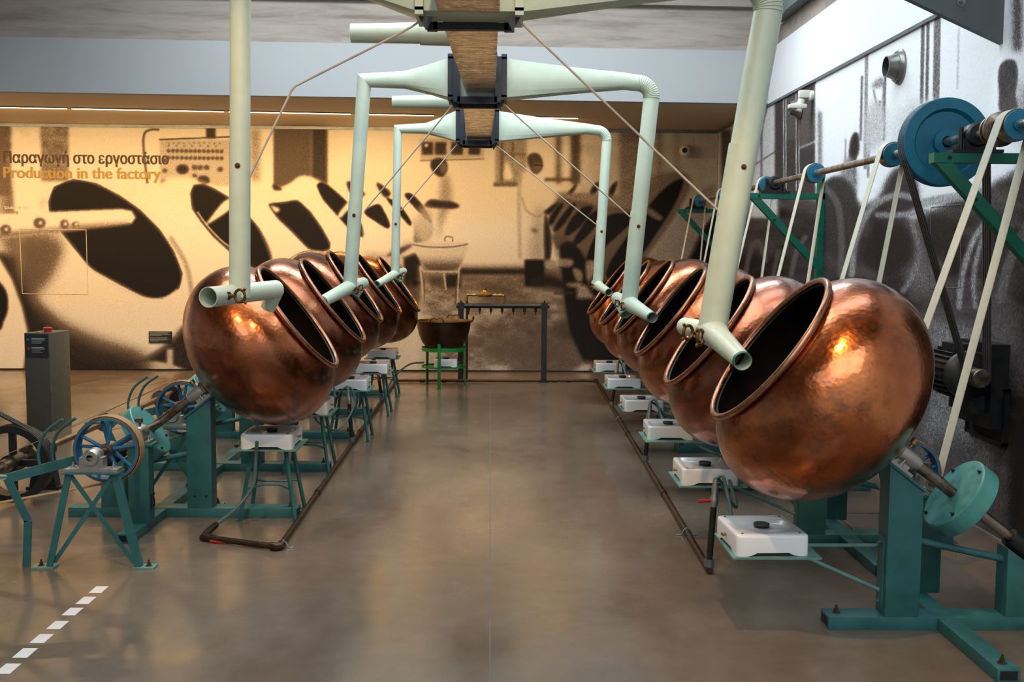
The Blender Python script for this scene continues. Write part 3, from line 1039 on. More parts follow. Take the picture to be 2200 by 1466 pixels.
    c.fill([(1985, 960), (2050, 940), (2120, 1000), (2150, 1100), (2090, 1140), (2010, 1060)], 0.34, 20, 0.8)
    c.rect(2168, 900, 2420, 1466, 0.10, 8)
    c.img = np.clip(c.img, 0.05, 0.95)
    return c


def print_mesh(name, P, canvas, mat, parent):
    """P: (rows, cols, 3) grid of points on the print"""
    R_, C_, _ = P.shape
    v_ = P.reshape(-1, 3) - CAM
    zz_ = v_ @ FWD
    val = canvas.sample(W / 2 + F * (v_ @ RIGHT) / zz_, H / 2 - F * (v_ @ UP) / zz_)
    me = bpy.data.meshes.new(name)
    n = R_ * C_
    me.vertices.add(n)
    me.vertices.foreach_set('co', P.reshape(-1).astype(np.float32))
    idx = np.arange(n).reshape(R_, C_)
    q = np.stack([idx[:-1, :-1], idx[:-1, 1:], idx[1:, 1:], idx[1:, :-1]], -1).reshape(-1, 4)
    me.loops.add(q.size)
    me.loops.foreach_set('vertex_index', q.reshape(-1).astype(np.int32))
    me.polygons.add(len(q))
    me.polygons.foreach_set('loop_start', (np.arange(len(q)) * 4).astype(np.int32))
    me.update(calc_edges=True)
    at = me.color_attributes.new('print', 'FLOAT_COLOR', 'POINT')
    buf = np.ones((n, 4), np.float32)
    buf[:, :3] = val[:, None]
    at.data.foreach_set('color', buf.reshape(-1))
    me.materials.append(M[mat])
    o = bpy.data.objects.new(name, me)
    COL.objects.link(o)
    if parent:
        o.parent = parent
    return o


# back mural: board with the print on its face
mur = thing('mural', 'sepia photo mural of coating pans and two workers across the back wall', 'mural')
strip(XL + 0.01, WX - 0.01, lambda x: wall_y(x) - 0.010, 0.0098, 0.022, 3.174).build('backing_board', 'white', mur)
gx = np.concatenate([np.linspace(XL + 0.01, -6.7, 60)[:-1], np.linspace(-6.7, WX - 0.01, 765)])
gz = np.linspace(0.022, 3.174, 255)
P = np.zeros((len(gz), len(gx), 3))
P[..., 0] = gx[None, :]
P[..., 1] = wall_y(gx)[None, :] - 0.0112
P[..., 2] = gz[:, None]
print_mesh('photo_print', P, paint_back(), 'mural_back', mur)
ry = math.atan(0.0155)
def on_back(x, y, off=0.0125):
    """point on the mural face behind pixel x, y"""
    d = ray(x, y)
    k = (14.535 - off + 0.0155 * CAM[0] - CAM[1]) / (d[1] - 0.0155 * d[0])
    return Vector(CAM + d * k)
pa, pb = on_back(6, 350), on_back(360, 350)
wd = (pb - pa).length
text_mesh('greek_title_lettering', 'Παραγωγή στο εργοστάσιο', 0.205, 'lettering_dark', mur, pa, (PI / 2, 0, ry), 0.0015, 0.001, width=wd, weight=0.005)
pa, pb = on_back(6, 382), on_back(343, 382)
text_mesh('english_title_lettering', 'Production in the factory', 0.205, 'lettering_gold', mur, pa, (PI / 2, 0, ry), 0.0015, 0.001, width=(pb - pa).length, weight=0.006)
pa, pb = on_back(9, 449), on_back(64, 449)
text_mesh('greek_caption_lettering', 'Κουφετοποίηση', 0.055, 'tape', mur, pa, (PI / 2, 0, ry), 0.0015, 0.001, width=(pb - pa).length)
pa, pb = on_back(9, 458), on_back(39, 458)
text_mesh('english_caption_lettering', 'Coating', 0.055, 'lettering_gold', mur, pa, (PI / 2, 0, ry), 0.0015, 0.001, width=(pb - pa).length)
fr = MB()
cs = [on_back(x, y) for x, y in ((42, 492), (185, 494), (189, 633), (48, 631))]
for a, b in zip(cs, cs[1:] + cs[:1]):
    fr.bar(a, b, 0.008, 0.004, (0, -1, 0))
M['creamline'] = paint('thin_cream_line', (214, 196, 164), 0.6)
fr.build('hatch_outline', 'creamline', mur)
fr = MB()
cs = [on_back(x, y) for x, y in ((1490, 297), (1536, 297), (1536, 340), (1490, 340))]
for a, b in zip(cs, cs[1:] + cs[:1]):
    fr.bar(a, b, 0.006, 0.004, (0, -1, 0))
fr.build('hatch_outline', 'creamline', mur)

# right mural
mur2 = thing('mural', 'grey photo mural of a factory hall along the right wall', 'mural')
MB().box((WX - 0.010, 3.0, 0.02), (WX - 0.0002, 14.48, 3.174)).build('backing_board', 'white', mur2)
gy = 1.0 / np.linspace(1 / 4.6, 1 / 14.47, 520)
gz = np.linspace(0.02, 3.174, 300)
P = np.zeros((len(gz), len(gy), 3))
P[..., 0] = WX - 0.0112
P[..., 1] = gy[None, :]
P[..., 2] = gz[:, None]
print_mesh('photo_print', P, paint_right(), 'mural_right', mur2)
fr = MB()
for quad in (((2000, 446), (2066, 439), (2063, 618), (1997, 620)),):
    cs = [on_x(x, y, WX - 0.012) for x, y in quad]
    for a, b in zip(cs, cs[1:] + cs[:1]):
        fr.bar(a, b, 0.005, 0.004, (-1, 0, 0))
fr.build('hatch_outline', paint('thin_grey_line', (110, 104, 100), 0.6), mur2)

# warm linear lights in the soffit, washing the back mural
def soff_y(x):
    return 13.18 + 0.09 * x
for i, (xa, xb) in enumerate(((-8.2, -6.75), (-6.72, -4.95), (-4.92, -3.2), (-3.17, -1.75), (-1.72, -0.78), (0.25, 0.93))):
    nm = ['beyond the left edge of the picture', 'at the far left', 'left of the tall air pipe', 'right of the tall air pipe', 'ending behind the middle duct', 'short one right of the middle duct'][i]
    o = thing('linear_light', 'warm linear light in the cream soffit, ' + nm, 'light', ((xa + xb) / 2, soff_y((xa + xb) / 2), 3.2145), math.atan(0.09), 'linear lights over the mural')
    L = xb - xa
    MB().box((-L / 2, -0.022, -0.012), (L / 2, 0.022, 0.0)).build('housing', 'alu', o)
    MB().box((-L / 2 + 0.01, -0.012, -0.016), (L / 2 - 0.01, 0.012, -0.012)).build('diffuser', 'led', o)
    la = area_light('linear_light_glow', (0, 0.0, -0.03), (math.radians(16), 0, 0), L - 0.04, 0.04, 27 * L, (1.0, 0.63, 0.25))
    la.parent = o


# ================================================================== shared small pieces
def copy_obj(o, parent, loc=None, rot=None):
    c = o.copy()
    COL.objects.link(c)
    c.parent = parent
    if loc is not None:
        c.location = loc
    if rot is not None:
        c.rotation_euler = rot
    return c


_bolt_me = {}
def bolts(parent, pts, axis=(0, 0, 1), r=0.009, h=0.022, mat='rust', name='bolt'):
    key = (tuple(round(a, 3) for a in axis), r, h, mat)
    for p in pts:
        if key not in _bolt_me:
            o = MB().bolt((0, 0, 0), axis, r, h).build(name, mat, parent)
            _bolt_me[key] = o.data
        else:
            o = bpy.data.objects.new(name, _bolt_me[key])
            COL.objects.link(o)
            o.parent = parent
        o.location = p


def pillow_block(parent, c, axis, r_shaft, r_body, length, base_drop, base_w, mat='silver', cup=True, cupmat='steel', bmat=None):
    """bearing around an axis; base plate base_drop below the centre"""
    c, ax = Vector(c), Vector(axis).normalized()
    side = ax.cross(Vector((0, 0, 1))).normalized()
    up = side.cross(ax).normalized()
    m = MB()
    m.lathe([(-length / 2, r_shaft), (-length / 2, r_body * 0.86), (-length * 0.36, r_body), (length * 0.36, r_body), (length / 2, r_body * 0.86), (length / 2, r_shaft)], c, ax, 28)
    m.bar(c - up * base_drop * 0.5 - ax * length * 0.3, c - up * base_drop * 0.5 + ax * length * 0.3, base_w * 0.45, base_drop, up)
    b = m.build('bearing', mat, parent)
    m = MB()
    m.bar(c - up * (base_drop - 0.008) - ax * length * 0.42, c - up * (base_drop - 0.008) + ax * length * 0.42, base_w, 0.016, up)
    m.build('bearing_foot', mat if bmat is None else bmat, b)
    bolts(b, [c - up * (base_drop - 0.016) + side * (s * base_w * 0.38) for s in (-1, 1)], up, 0.009, 0.026, 'silver' if mat == 'silver' else 'rust')
    if cup:
        m = MB()
        m.cyl(c + up * r_body * 0.9, c + up * (r_body + 0.018), 0.007, n=10)
        m.cyl(c + up * (r_body + 0.018), c + up * (r_body + 0.042), 0.017, n=16)
        m.build('oil_cup', cupmat, b)
    return b


def spoked_wheel(parent, c, r, width, nsp=10, mat='blue', rimmat='wheelrim', hub=0.035, spokes=True):
    """flat-belt wheel on an axle along Y"""
    c = Vector(c)
    w = MB().lathe([(-width / 2, r), (-width * 0.2, r + 0.004), (width * 0.2, r + 0.004), (width / 2, r), (width / 2, r - 0.006), (-width / 2, r - 0.006)], c, (0, 1, 0), 56, close=True).build('wheel', rimmat, parent)
    MB().lathe([(-width / 2 - 0.001, r - 0.006), (width / 2 + 0.001, r - 0.006), (width / 2 + 0.001, r - 0.016), (-width / 2 - 0.001, r - 0.016)], c, (0, 1, 0), 56, close=True).build('inner_rim', mat, w)
    MB().lathe([(-width * 0.55, 0.018), (-width * 0.55, hub), (width * 0.55, hub), (width * 0.55, 0.018)], c, (0, 1, 0), 24, close=True).build('hub', 'steel', w)
    if spokes:
        for k in range(nsp):
            a = 2 * PI * (k // 2) / (nsp / 2) + 0.35
            yo = width * 0.24 * (1 if k % 2 else -1)
            a2 = a + (0.20 if k % 2 else -0.20)
            d = Vector((math.cos(a2), 0, math.sin(a2)))
            MB().tube([c + d * hub * 0.8 + Vector((0, yo, 0)), c + d * (r - 0.01) + Vector((0, yo * 0.7, 0))], [0.011, 0.0085], 10).build('spoke', mat, w)
    return w


PAN_PROF = [(0.0, 0.369), (0.012, 0.363), (0.028, 0.383), (0.06, 0.424), (0.11, 0.470), (0.18, 0.507), (0.26, 0.523), (0.34, 0.518), (0.42, 0.491),
            (0.50, 0.442), (0.575, 0.362), (0.63, 0.268), (0.67, 0.163), (0.692, 0.07), (0.694, 0.03)]
TILT = math.radians(37.3)


def fine(prof, k=3, f=lambda s, r: (s, r)):
    return [f(p.x, p.y) for p in spline([(s, r, 0) for s, r in prof], k)]


def machine(sx, Yc, label, tint, dz=0.0, tilt=TILT, beam_in=-0.32, axle_y=0.6, post_y=0.35, wheel_r=0.15, foot_u=0.2, shelf=False, du=0.0, scale=1.0, number=None, spokes=True, yaw=0.0):
    X0 = sx * 1.76 if sx > 0 else -1.82
    t = thing('coating_pan_machine', label, 'machine', (X0 + sx * du, Yc, 0), 0, 'copper coating pans in two rows')
    L = lambda u, y, z: Vector((sx * u, y, z))
    rc = L(-0.598, 0, 1.224 + dz)
    ax = L(math.cos(tilt) * math.cos(yaw), math.sin(yaw), -math.sin(tilt) * math.cos(yaw))
    A = lambda s: rc + ax * s
    zax = lambda u: rc.z - (u + 0.598) * math.tan(tilt)
    # pan
    prof = fine(PAN_PROF, 3, lambda s, r: (s * scale, r * scale if r > 0.1 else r))
    sh = (1 - scale) * 0.69
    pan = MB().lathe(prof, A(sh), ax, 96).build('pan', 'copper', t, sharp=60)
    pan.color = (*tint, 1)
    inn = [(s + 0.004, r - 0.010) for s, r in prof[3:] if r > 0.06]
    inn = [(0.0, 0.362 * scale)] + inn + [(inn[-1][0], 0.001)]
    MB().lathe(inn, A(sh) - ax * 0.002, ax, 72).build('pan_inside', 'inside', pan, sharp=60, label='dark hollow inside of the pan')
    e1, e2, _ = frame_of(ax)
    MB().tube([A(sh) + (e1 * math.cos(a) + e2 * math.sin(a)) * 0.369 * scale for a in [2 * PI * i / 96 for i in range(96)]], 0.0155, 12, closed=True).build('pan_rim', 'rim', pan, label='thick rolled rim of the pan mouth')
    MB().lathe([(0.665, 0.13), (0.70, 0.085), (0.712, 0.05), (0.73, 0.05), (0.73, 0.02)], rc, ax, 28).build('pan_hub', 'steel', t)
    # shaft, bearings, guard
    s_end = 1.45
    MB().cyl(A(0.70), A(s_end), 0.0265, n=24).build('shaft', 'steel', t)
    sb = (0.0 + 0.598 + 0.005) / math.cos(tilt)
    side = L(0, 1, 0)
    up = L(math.sin(tilt), 0, math.cos(tilt))
    pillow_block(t, A(sb + 0.0), ax, 0.027, 0.041, 0.155, 0.066, 0.12, cupmat='brass' if sx > 0 else 'steel', cup=True)
    gs = 0.0 if sx > 0 else 0.10
    g = MB().lathe([(1.035 + gs, 0.026), (1.035 + gs, 0.170), (1.040 + gs, 0.177), (1.118 + gs, 0.177), (1.122 + gs, 0.172), (1.122 + gs, 0.026)], rc, ax, 56).build('gear_guard', 'guard', t)
    g1, g2, _ = frame_of(ax)
    bolts(g, [A(1.034 + gs) + (g1 * math.cos(a) + g2 * math.sin(a)) * 0.155 for a in (0.6, 2.1, 3.7, 5.2)], -ax, 0.005, 0.012, 'blacksteel')
    # main post with sloping top plate
    pu = 0.075
    MB().prism([L(-pu, -0.06, 0.055), L(pu, -0.06, 0.055), L(pu, -0.06, zax(pu) - 0.095), L(-pu, -0.06, zax(-pu) - 0.095)], (0, 0.12, 0)).build('post', 'green', t, bevel=0.004)
    c0 = L(0, 0, zax(0) - 0.088)
    along = ax * 0.115
    MB().bar(c0 - along, c0 + along, 0.14, 0.012, up).build('post_plate', 'green', t)
    # rear post
    MB().prism([L(0.455, -0.055, 0.055), L(0.60, -0.055, 0.055), L(0.60, -0.055, max(0.12, zax(0.60) - 0.05)), L(0.455, -0.055, zax(0.455) - 0.06)], (0, 0.11, 0)).build('rear_post', 'green', t, bevel=0.004)
    sr = (0.53 + 0.598) / math.cos(tilt)
    MB().lathe([(sr - 0.06, 0.027), (sr - 0.06, 0.042), (sr + 0.06, 0.042), (sr + 0.06, 0.027)], rc, ax, 24).build('rear_bearing', 'blacksteel', t)
    MB().cyl(L(0.07, 0, 0.385), L(0.47, 0, 0.30), 0.016, n=14).build('brace', 'green', t)
    # base
    b = MB().box(L(beam_in, -0.06, 0.0), L(0.80, 0.06, 0.058)).build('base_beam', 'green', t, bevel=0.003)
    MB().box(L(beam_in - 0.0006, -0.046, 0.010), L(beam_in + 0.01, 0.046, 0.048)).build('beam_end_shade', 'black', b)  # dark plate on a solid end, painted-in shade of the hollow tube
    ya, yb = (-0.64, 0.70) if sx > 0 else (-0.66, 0.62)
    f = MB().box((sx * (foot_u - 0.045), ya, 0.0), (sx * (foot_u + 0.045), yb, 0.055)).build('base_foot', 'green', t, bevel=0.003)
    MB().box((sx * (foot_u - 0.034), ya - 0.0006, 0.010), (sx * (foot_u + 0.034), ya + 0.01, 0.046)).build('foot_end_shade', 'black', f)  # dark plate again, shade of the hollow foot put in as colour
    bolts(t, [L(beam_in + 0.05, 0, 0.058), L(foot_u, ya + 0.06, 0.055), L(foot_u, yb - 0.06, 0.055)], (0, 0, 1), 0.011, 0.032, 'rust')
    # counter shaft along Y with its wheel
    au, az = 0.25, 0.575 + dz * 0.5
    yd = 1 if axle_y > 0 else -1
    MB().cyl(L(au, -0.06 * yd, az), L(au, axle_y + 0.16 * yd, az), 0.016, n=16).build('axle', 'steel', t)
    MB().box(L(au - 0.06, post_y - 0.05, 0.05), L(au + 0.06, post_y + 0.05, az - 0.072)).build('axle_post', 'green', t, bevel=0.004)
    MB().box(L(au - 0.085, post_y - 0.06, az - 0.072), L(au + 0.085, post_y + 0.06, az - 0.060)).build('axle_post_plate', 'green', t)
    pillow_block(t, L(au, post_y, az), (0, 1, 0), 0.017, 0.042, 0.12, 0.06, 0.13)
    spoked_wheel(t, L(au, axle_y, az), wheel_r, 0.085, spokes=spokes)
    if number:
        text_mesh('painted_number', number, 0.115, 'black', t, L(au - 0.0605, post_y - 0.036, 0.135), (PI / 2, 0, PI / 2), 0.002, 0.0005, width=0.07, weight=0.004)
        MB().cyl(L(-0.04, -0.0605, 0.13), L(-0.04, -0.05, 0.13), 0.008, n=12).build('post_hole', 'black', t)
        MB().cyl(L(0.03, -0.0605, 0.13), L(0.03, -0.05, 0.13), 0.008, n=12).build('post_hole', 'black', t)
    if shelf:
        s = MB().box(L(-0.775, -0.20, 0.352), L(-0.40, 0.20, 0.360)).build('stove_shelf', 'shelf', t)
        MB().cyl(L(-0.42, 0.05, 0.346), L(-0.07, 0.05, 0.346), 0.009, n=10).build('shelf_rod', 'shelf', s)
        MB().cyl(L(-0.50, 0.0, 0.346), L(-0.07, 0.0, 0.155), 0.009, n=10).build('shelf_rod', 'shelf', s)
        MB().box(L(-0.083, -0.03, 0.09), L(-0.075, 0.03, 0.40)).build('shelf_bracket', 'green', s)
        bolts(s, [L(-0.083, 0, 0.375), L(-0.083, 0, 0.11)], L(-1, 0, 0), 0.008, 0.014, 'green')
    return t


PITCH = 1.38
RY = [4.69 + PITCH * k for k in range(6)]
LY = [6.63 + PITCH * k for k in range(5)]
rl = ['largest copper coating pan, nearest the camera in the right row', 'second copper coating pan from the camera in the right row',
      'third copper coating pan from the camera in the right row', 'fourth copper coating pan from the camera in the right row',
      'fifth copper coating pan from the camera in the right row', 'farthest copper coating pan of the right row, by the back mural']
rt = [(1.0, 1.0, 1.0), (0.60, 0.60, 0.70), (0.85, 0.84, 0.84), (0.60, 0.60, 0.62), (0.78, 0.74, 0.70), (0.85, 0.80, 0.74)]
rdz = [0.0, -0.025, 0.005, 0.045, 0.015, 0.035]
for k in range(6):
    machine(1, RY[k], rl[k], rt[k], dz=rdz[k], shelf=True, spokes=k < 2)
ll = ['nearest copper coating pan of the left row, under the tall air pipe', 'second copper coating pan from the camera in the left row',
      'third copper coating pan from the camera in the left row', 'fourth copper coating pan from the camera in the left row',
      'farthest copper coating pan of the left row, beside the cauldron']
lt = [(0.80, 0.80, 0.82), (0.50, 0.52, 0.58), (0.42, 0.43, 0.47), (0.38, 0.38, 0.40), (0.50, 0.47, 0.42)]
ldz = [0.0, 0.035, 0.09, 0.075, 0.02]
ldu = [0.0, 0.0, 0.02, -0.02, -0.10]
for k in range(5):
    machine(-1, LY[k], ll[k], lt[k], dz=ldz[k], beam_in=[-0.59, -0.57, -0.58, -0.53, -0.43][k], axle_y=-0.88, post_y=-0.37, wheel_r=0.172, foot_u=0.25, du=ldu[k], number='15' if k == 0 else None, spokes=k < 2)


# ================================================================== gas stoves and stools
def rrect(w, d, r, n=6):
    pts = []
    for cx, cy, a0 in ((w / 2 - r, d / 2 - r, 0), (-w / 2 + r, d / 2 - r, PI / 2), (-w / 2 + r, -d / 2 + r, PI), (w / 2 - r, -d / 2 + r, 1.5 * PI)):
        for i in range(n + 1):
            a = a0 + PI / 2 * i / n
            pts.append((cx + r * math.cos(a), cy + r * math.sin(a)))
    # subdivide the straight sides
    out = []
    N = len(pts)
    for i in range(N):
        p, q = pts[i], pts[(i + 1) % N]
        out.append(p)
        L = math.hypot(q[0] - p[0], q[1] - p[1])
        if L > 0.05:
            for k in range(1, 12):
                out.append((p[0] + (q[0] - p[0]) * k / 12, p[1] + (q[1] - p[1]) * k / 12))
    return out


def stove(loc, label, rz=0.0, knob_side=-1, square=False, w=0.31, d=0.36, h=0.09):
    t = thing('gas_stove', label, 'stove', loc, rz, 'white enamel gas stoves')
    m = MB()
    base = rrect(w, d, 0.022)
    n = len(base)
    def arch(x, y):
        if abs(abs(y) - d / 2) < 1e-4:
            q = abs(x) / (w / 2)
        elif abs(abs(x) - w / 2) < 1e-4:
            q = abs(y) / (d / 2)
        else:
            return 0.0
        return 0.015 * max(0, min(1, (0.62 - q) / 0.16))
    rings = [[(x, y, arch(x, y)) for x, y in base], [(x, y, h - 0.012) for x, y in base],
             [(x * 0.985, y * 0.985, h - 0.003) for x, y in base], [(x * 0.95, y * 0.95, h) for x, y in base]]
    if square:
        rings += [[(x * 0.80, y * 0.80, h) for x, y in base], [(x * 0.72, y * 0.72, h - 0.014) for x, y in base], [(x * 0.1, y * 0.1, h - 0.014) for x, y in base]]
    else:
        ang = [math.atan2(y / d, x / w) for x, y in base]
        for r, zz_ in ((0.128, h), (0.116, h - 0.012), (0.02, h - 0.010)):
            rings.append([(math.cos(a) * r, math.sin(a) * r, zz_) for a in ang])
    vs_ = [p for rg in rings for p in rg]
    fs = [(i * n + k, i * n + (k + 1) % n, (i + 1) * n + (k + 1) % n, (i + 1) * n + k) for i in range(len(rings) - 1) for k in range(n)]
    fs.append(tuple((len(rings) - 1) * n + k for k in range(n)))
    m.add(vs_, fs)
    body = m.build('body', 'enamel', t, sharp=50)
    MB().add([(x * 0.97, y * 0.97, z_) for x, y in base for z_ in (0.002, 0.03)], [(2 * k, 2 * ((k + 1) % n), 2 * ((k + 1) % n) + 1, 2 * k + 1) for k in range(n)]).build('underside_shade', 'blacksteel', t)  # black inner band paints in the shade of the gap below the skirt
    zt = h - 0.012
    b = MB().lathe([(0, 0.036), (0.006, 0.032), (0.010, 0.026), (0.012, 0.034), (0.018, 0.036), (0.022, 0.034), (0.022, 0.028), (0.020, 0.026), (0.020, 0.001)], (0, 0, zt - 0.002), (0, 0, 1), 32).build('burner', 'burner', t)
    k = MB().cyl((knob_side * w / 2, 0.0, h * 0.55), (knob_side * (w / 2 + 0.018), 0.0, h * 0.55), 0.006, n=10)
    k.bar((knob_side * (w / 2 + 0.016), -0.016, h * 0.55), (knob_side * (w / 2 + 0.016), 0.016, h * 0.55), 0.008, 0.010)
    k.build('tap', 'brass', t)
    m = MB()
    for sx_ in (-1, 1):
        for sy_ in (-1, 1):
            m = MB().cyl((sx_ * w * 0.40, sy_ * d * 0.40, h - 0.002), (sx_ * w * 0.40, sy_ * d * 0.40, h + 0.002), 0.005, n=8)
            m.build('pan_support_hole', 'black', body)
    return t


for k in range(6):
    nm = ['nearest on the right, on the shelf under the largest pan', 'second on the right, with a square tray top', 'third on the right side of the aisle',
          'fourth on the right side of the aisle', 'fifth on the right side of the aisle', 'farthest on the right side of the aisle'][k]
    stove((1.150 + 0.01 * (k % 3), RY[k] + [0.0, 0.0, 0.05, -0.05, 0.03, 0.0][k], 0.3602), 'white gas stove ' + nm, [0.05, 0.0, -0.03, 0.02, 0.0, 0.0][k], -1, k == 1)


def stool(loc, label, h=0.44):
    t = thing('stove_stool', label, 'stool', loc, 0, 'teal stove stools')
    MB().box((-0.185, -0.20, h - 0.008), (0.185, 0.20, h)).build('seat_plate', 'shelf', t)
    for sx_ in (-1, 1):
        for sy_ in (-1, 1):
            m = MB().bar((sx_ * 0.10, sy_ * 0.10, h - 0.008), (sx_ * 0.165, sy_ * 0.165, 0.006), 0.018, 0.018, (sx_, sy_, 0))
            m.build('leg', 'green', t)
            MB().box((sx_ * 0.165 - 0.02, sy_ * 0.165 - 0.012, 0), (sx_ * 0.165 + 0.012, sy_ * 0.165 + 0.012, 0.006)).build('foot', 'green', t)
    zb = h * 0.45
    q = 0.137
    for sy_ in (-1, 1):
        MB().tube([(-q, sy_ * q, zb - 0.01), (-0.05, sy_ * 0.05, zb), (0.05, sy_ * 0.05, zb), (q, sy_ * q, zb - 0.01)], 0.006, 8).build('stretcher', 'green', t)
    return t


for k in range(5):
    nm = ['nearest on the left', 'second on the left', 'third on the left', 'fourth on the left', 'farthest on the left'][k]
    zs = [0.44, 0.44, 0.44, 0.425, 0.43][k]
    xs = [-1.392, -1.40, -1.28, -1.25, -1.30][k]
    yy = LY[k] + [0.02, 0.0, -0.02, 0.0, 0.0][k]
    stool((xs, yy, 0), 'teal metal stool under the stove ' + nm, zs)
    stove((xs, yy, zs + 0.0002), 'white gas stove ' + nm + ', on a teal stool', 0.0, 1)


# ================================================================== air ducts
def ring_rect(cx, x, y0_, y1_, z0_, z1_, n):
    """n points around a rectangle in the plane X = x, matched by angle"""
    out = []
    yc, zc = (y0_ + y1_) / 2, (z0_ + z1_) / 2
    hy, hz = (y1_ - y0_) / 2, (z1_ - z0_) / 2
    for k in range(n):
        a = 2 * PI * k / n
        ca, sa = math.cos(a), math.sin(a)
        s = 1 / max(abs(ca), abs(sa))
        out.append((x, yc + hy * ca * s, zc + hz * sa * s))
    return out


def loft(rings, closed_ends=False):
    n = len(rings[0])
    m = MB()
    fs = [(i * n + k, i * n + (k + 1) % n, (i + 1) * n + (k + 1) % n, (i + 1) * n + k) for i in range(len(rings) - 1) for k in range(n)]
    return m.add([p for r in rings for p in r], fs)


def circ(c, d, r, n, ref=None):
    c, d = Vector(c), Vector(d).normalized()
    e2 = Vector((0, 0, 1)) - d * d.z if abs(d.z) < 0.9 else Vector((-1 if d.z > 0 else 1, 0, 0))
    e2 = (e2 - d * e2.dot(d)).normalized()
    e1 = Vector((0, 1, 0))
    e1 = (e1 - d * e1.dot(d)).normalized()
    return [c + e1 * math.cos(2 * PI * k / n) * r + e2 * math.sin(2 * PI * k / n) * r for k in range(n)]


PAIRS = [
    dict(Y=5.40, bx=(-0.389, 0.083), bz=(2.762, 3.10), L=(-1.257, 2.96, -1.282, 1.40, 0.049), R=(1.29, 2.94, 1.053, 1.25, 0.069)),
    dict(Y=8.16, bx=(-0.366, 0.020), bz=(2.735, 3.02), L=(-1.005, 2.865, -1.117, 1.36, 0.049), R=(1.105, 2.865, 0.966, 1.25, 0.058)),
    dict(Y=10.92, bx=(-0.420, -0.040), bz=(2.690, 2.985), L=(-1.015, 2.81, -1.045, 1.39, 0.041), R=(1.045, 2.815, 0.975, 1.29, 0.049)),
]
NP = 32
pos = ['nearest', 'middle', 'farthest']
trunk = thing('trunk_duct', 'central overhead air duct wrapped in brown foil with dark flanges', 'duct', (0, 0, 2.7))
T0 = Vector((0, 0, 2.7))
def tk(p):
    return Vector(p) - T0
for k, pr in enumerate(PAIRS):
    Y = pr['Y']
    (xa, xb), (za, zb) = pr['bx'], pr['bz']
    bxo = MB().box(tk((xa + 0.02, Y - 0.13, za)), tk((xb - 0.02, Y + 0.13, zb))).build('plenum_box', 'duct', trunk, bevel=0.004)
    for sx_, xx in ((-1, xa), (1, xb)):
        m = MB()
        for (ya, yb, z0_, z1_) in ((-0.15, 0.15, za - 0.02, za + 0.015), (-0.15, 0.15, zb - 0.015, zb + 0.02), (-0.15, -0.115, za, zb), (0.115, 0.15, za, zb)):
            m.box(tk((xx - 0.02, Y + ya, z0_)), tk((xx + 0.02, Y + yb, z1_)))
        m.build('side_flange', 'duct' if k == 0 else 'navyframe', bxo)
    for yy in ((0.15,) if k == 0 else (-0.15, 0.15)):
        m = MB()
        xs0, xs1 = xa + 0.05, xb - 0.05
        for (p, q, z0_, z1_) in ((xs0, xs1, za - (0.035 if k == 0 else 0.045), za), (xs0, xs1, zb - 0.01, zb + 0.03), (xs0 - 0.03, xs0 + 0.02, za - 0.04, zb), (xs1 - 0.02, xs1 + 0.03, za - 0.04, zb)):
            m.box(tk((p, Y + yy - 0.022, z0_)), tk((q, Y + yy + 0.022, z1_)))
        m.build('end_flange', 'navyframe', bxo)
    for xx in (xa + 0.03, xb - 0.03):
        MB().prism([tk((xx - 0.035, Y - 0.10, za - 0.02)), tk((xx + 0.035, Y - 0.10, za - 0.02)), tk((xx, Y - 0.10, za - 0.085))], (0, 0.012, 0)).build('stay_lug', 'navyframe', bxo)
    if k == 0:
        bolts(bxo, [tk((xx, Y - 0.13, za + 0.10)) for xx in (-0.31, -0.153, 0.005)], (0, -1, 0), 0.008, 0.012, 'duct')
    MB().bar(tk((-0.16, Y, zb)), tk((-0.16, Y, 4.9)), 0.03, 0.004).build('hanger', 'alu', trunk)
secs = [((2.0, -0.30, 0.00, 2.76, 2.98), (5.27, -0.30, -0.01, 2.755, 2.98)), ((5.53, -0.290, -0.018, 2.748, 2.98), (8.03, -0.255, -0.045, 2.765, 2.98)),
        ((8.29, -0.285, -0.040, 2.715, 2.94), (10.79, -0.335, -0.100, 2.705, 2.92))]
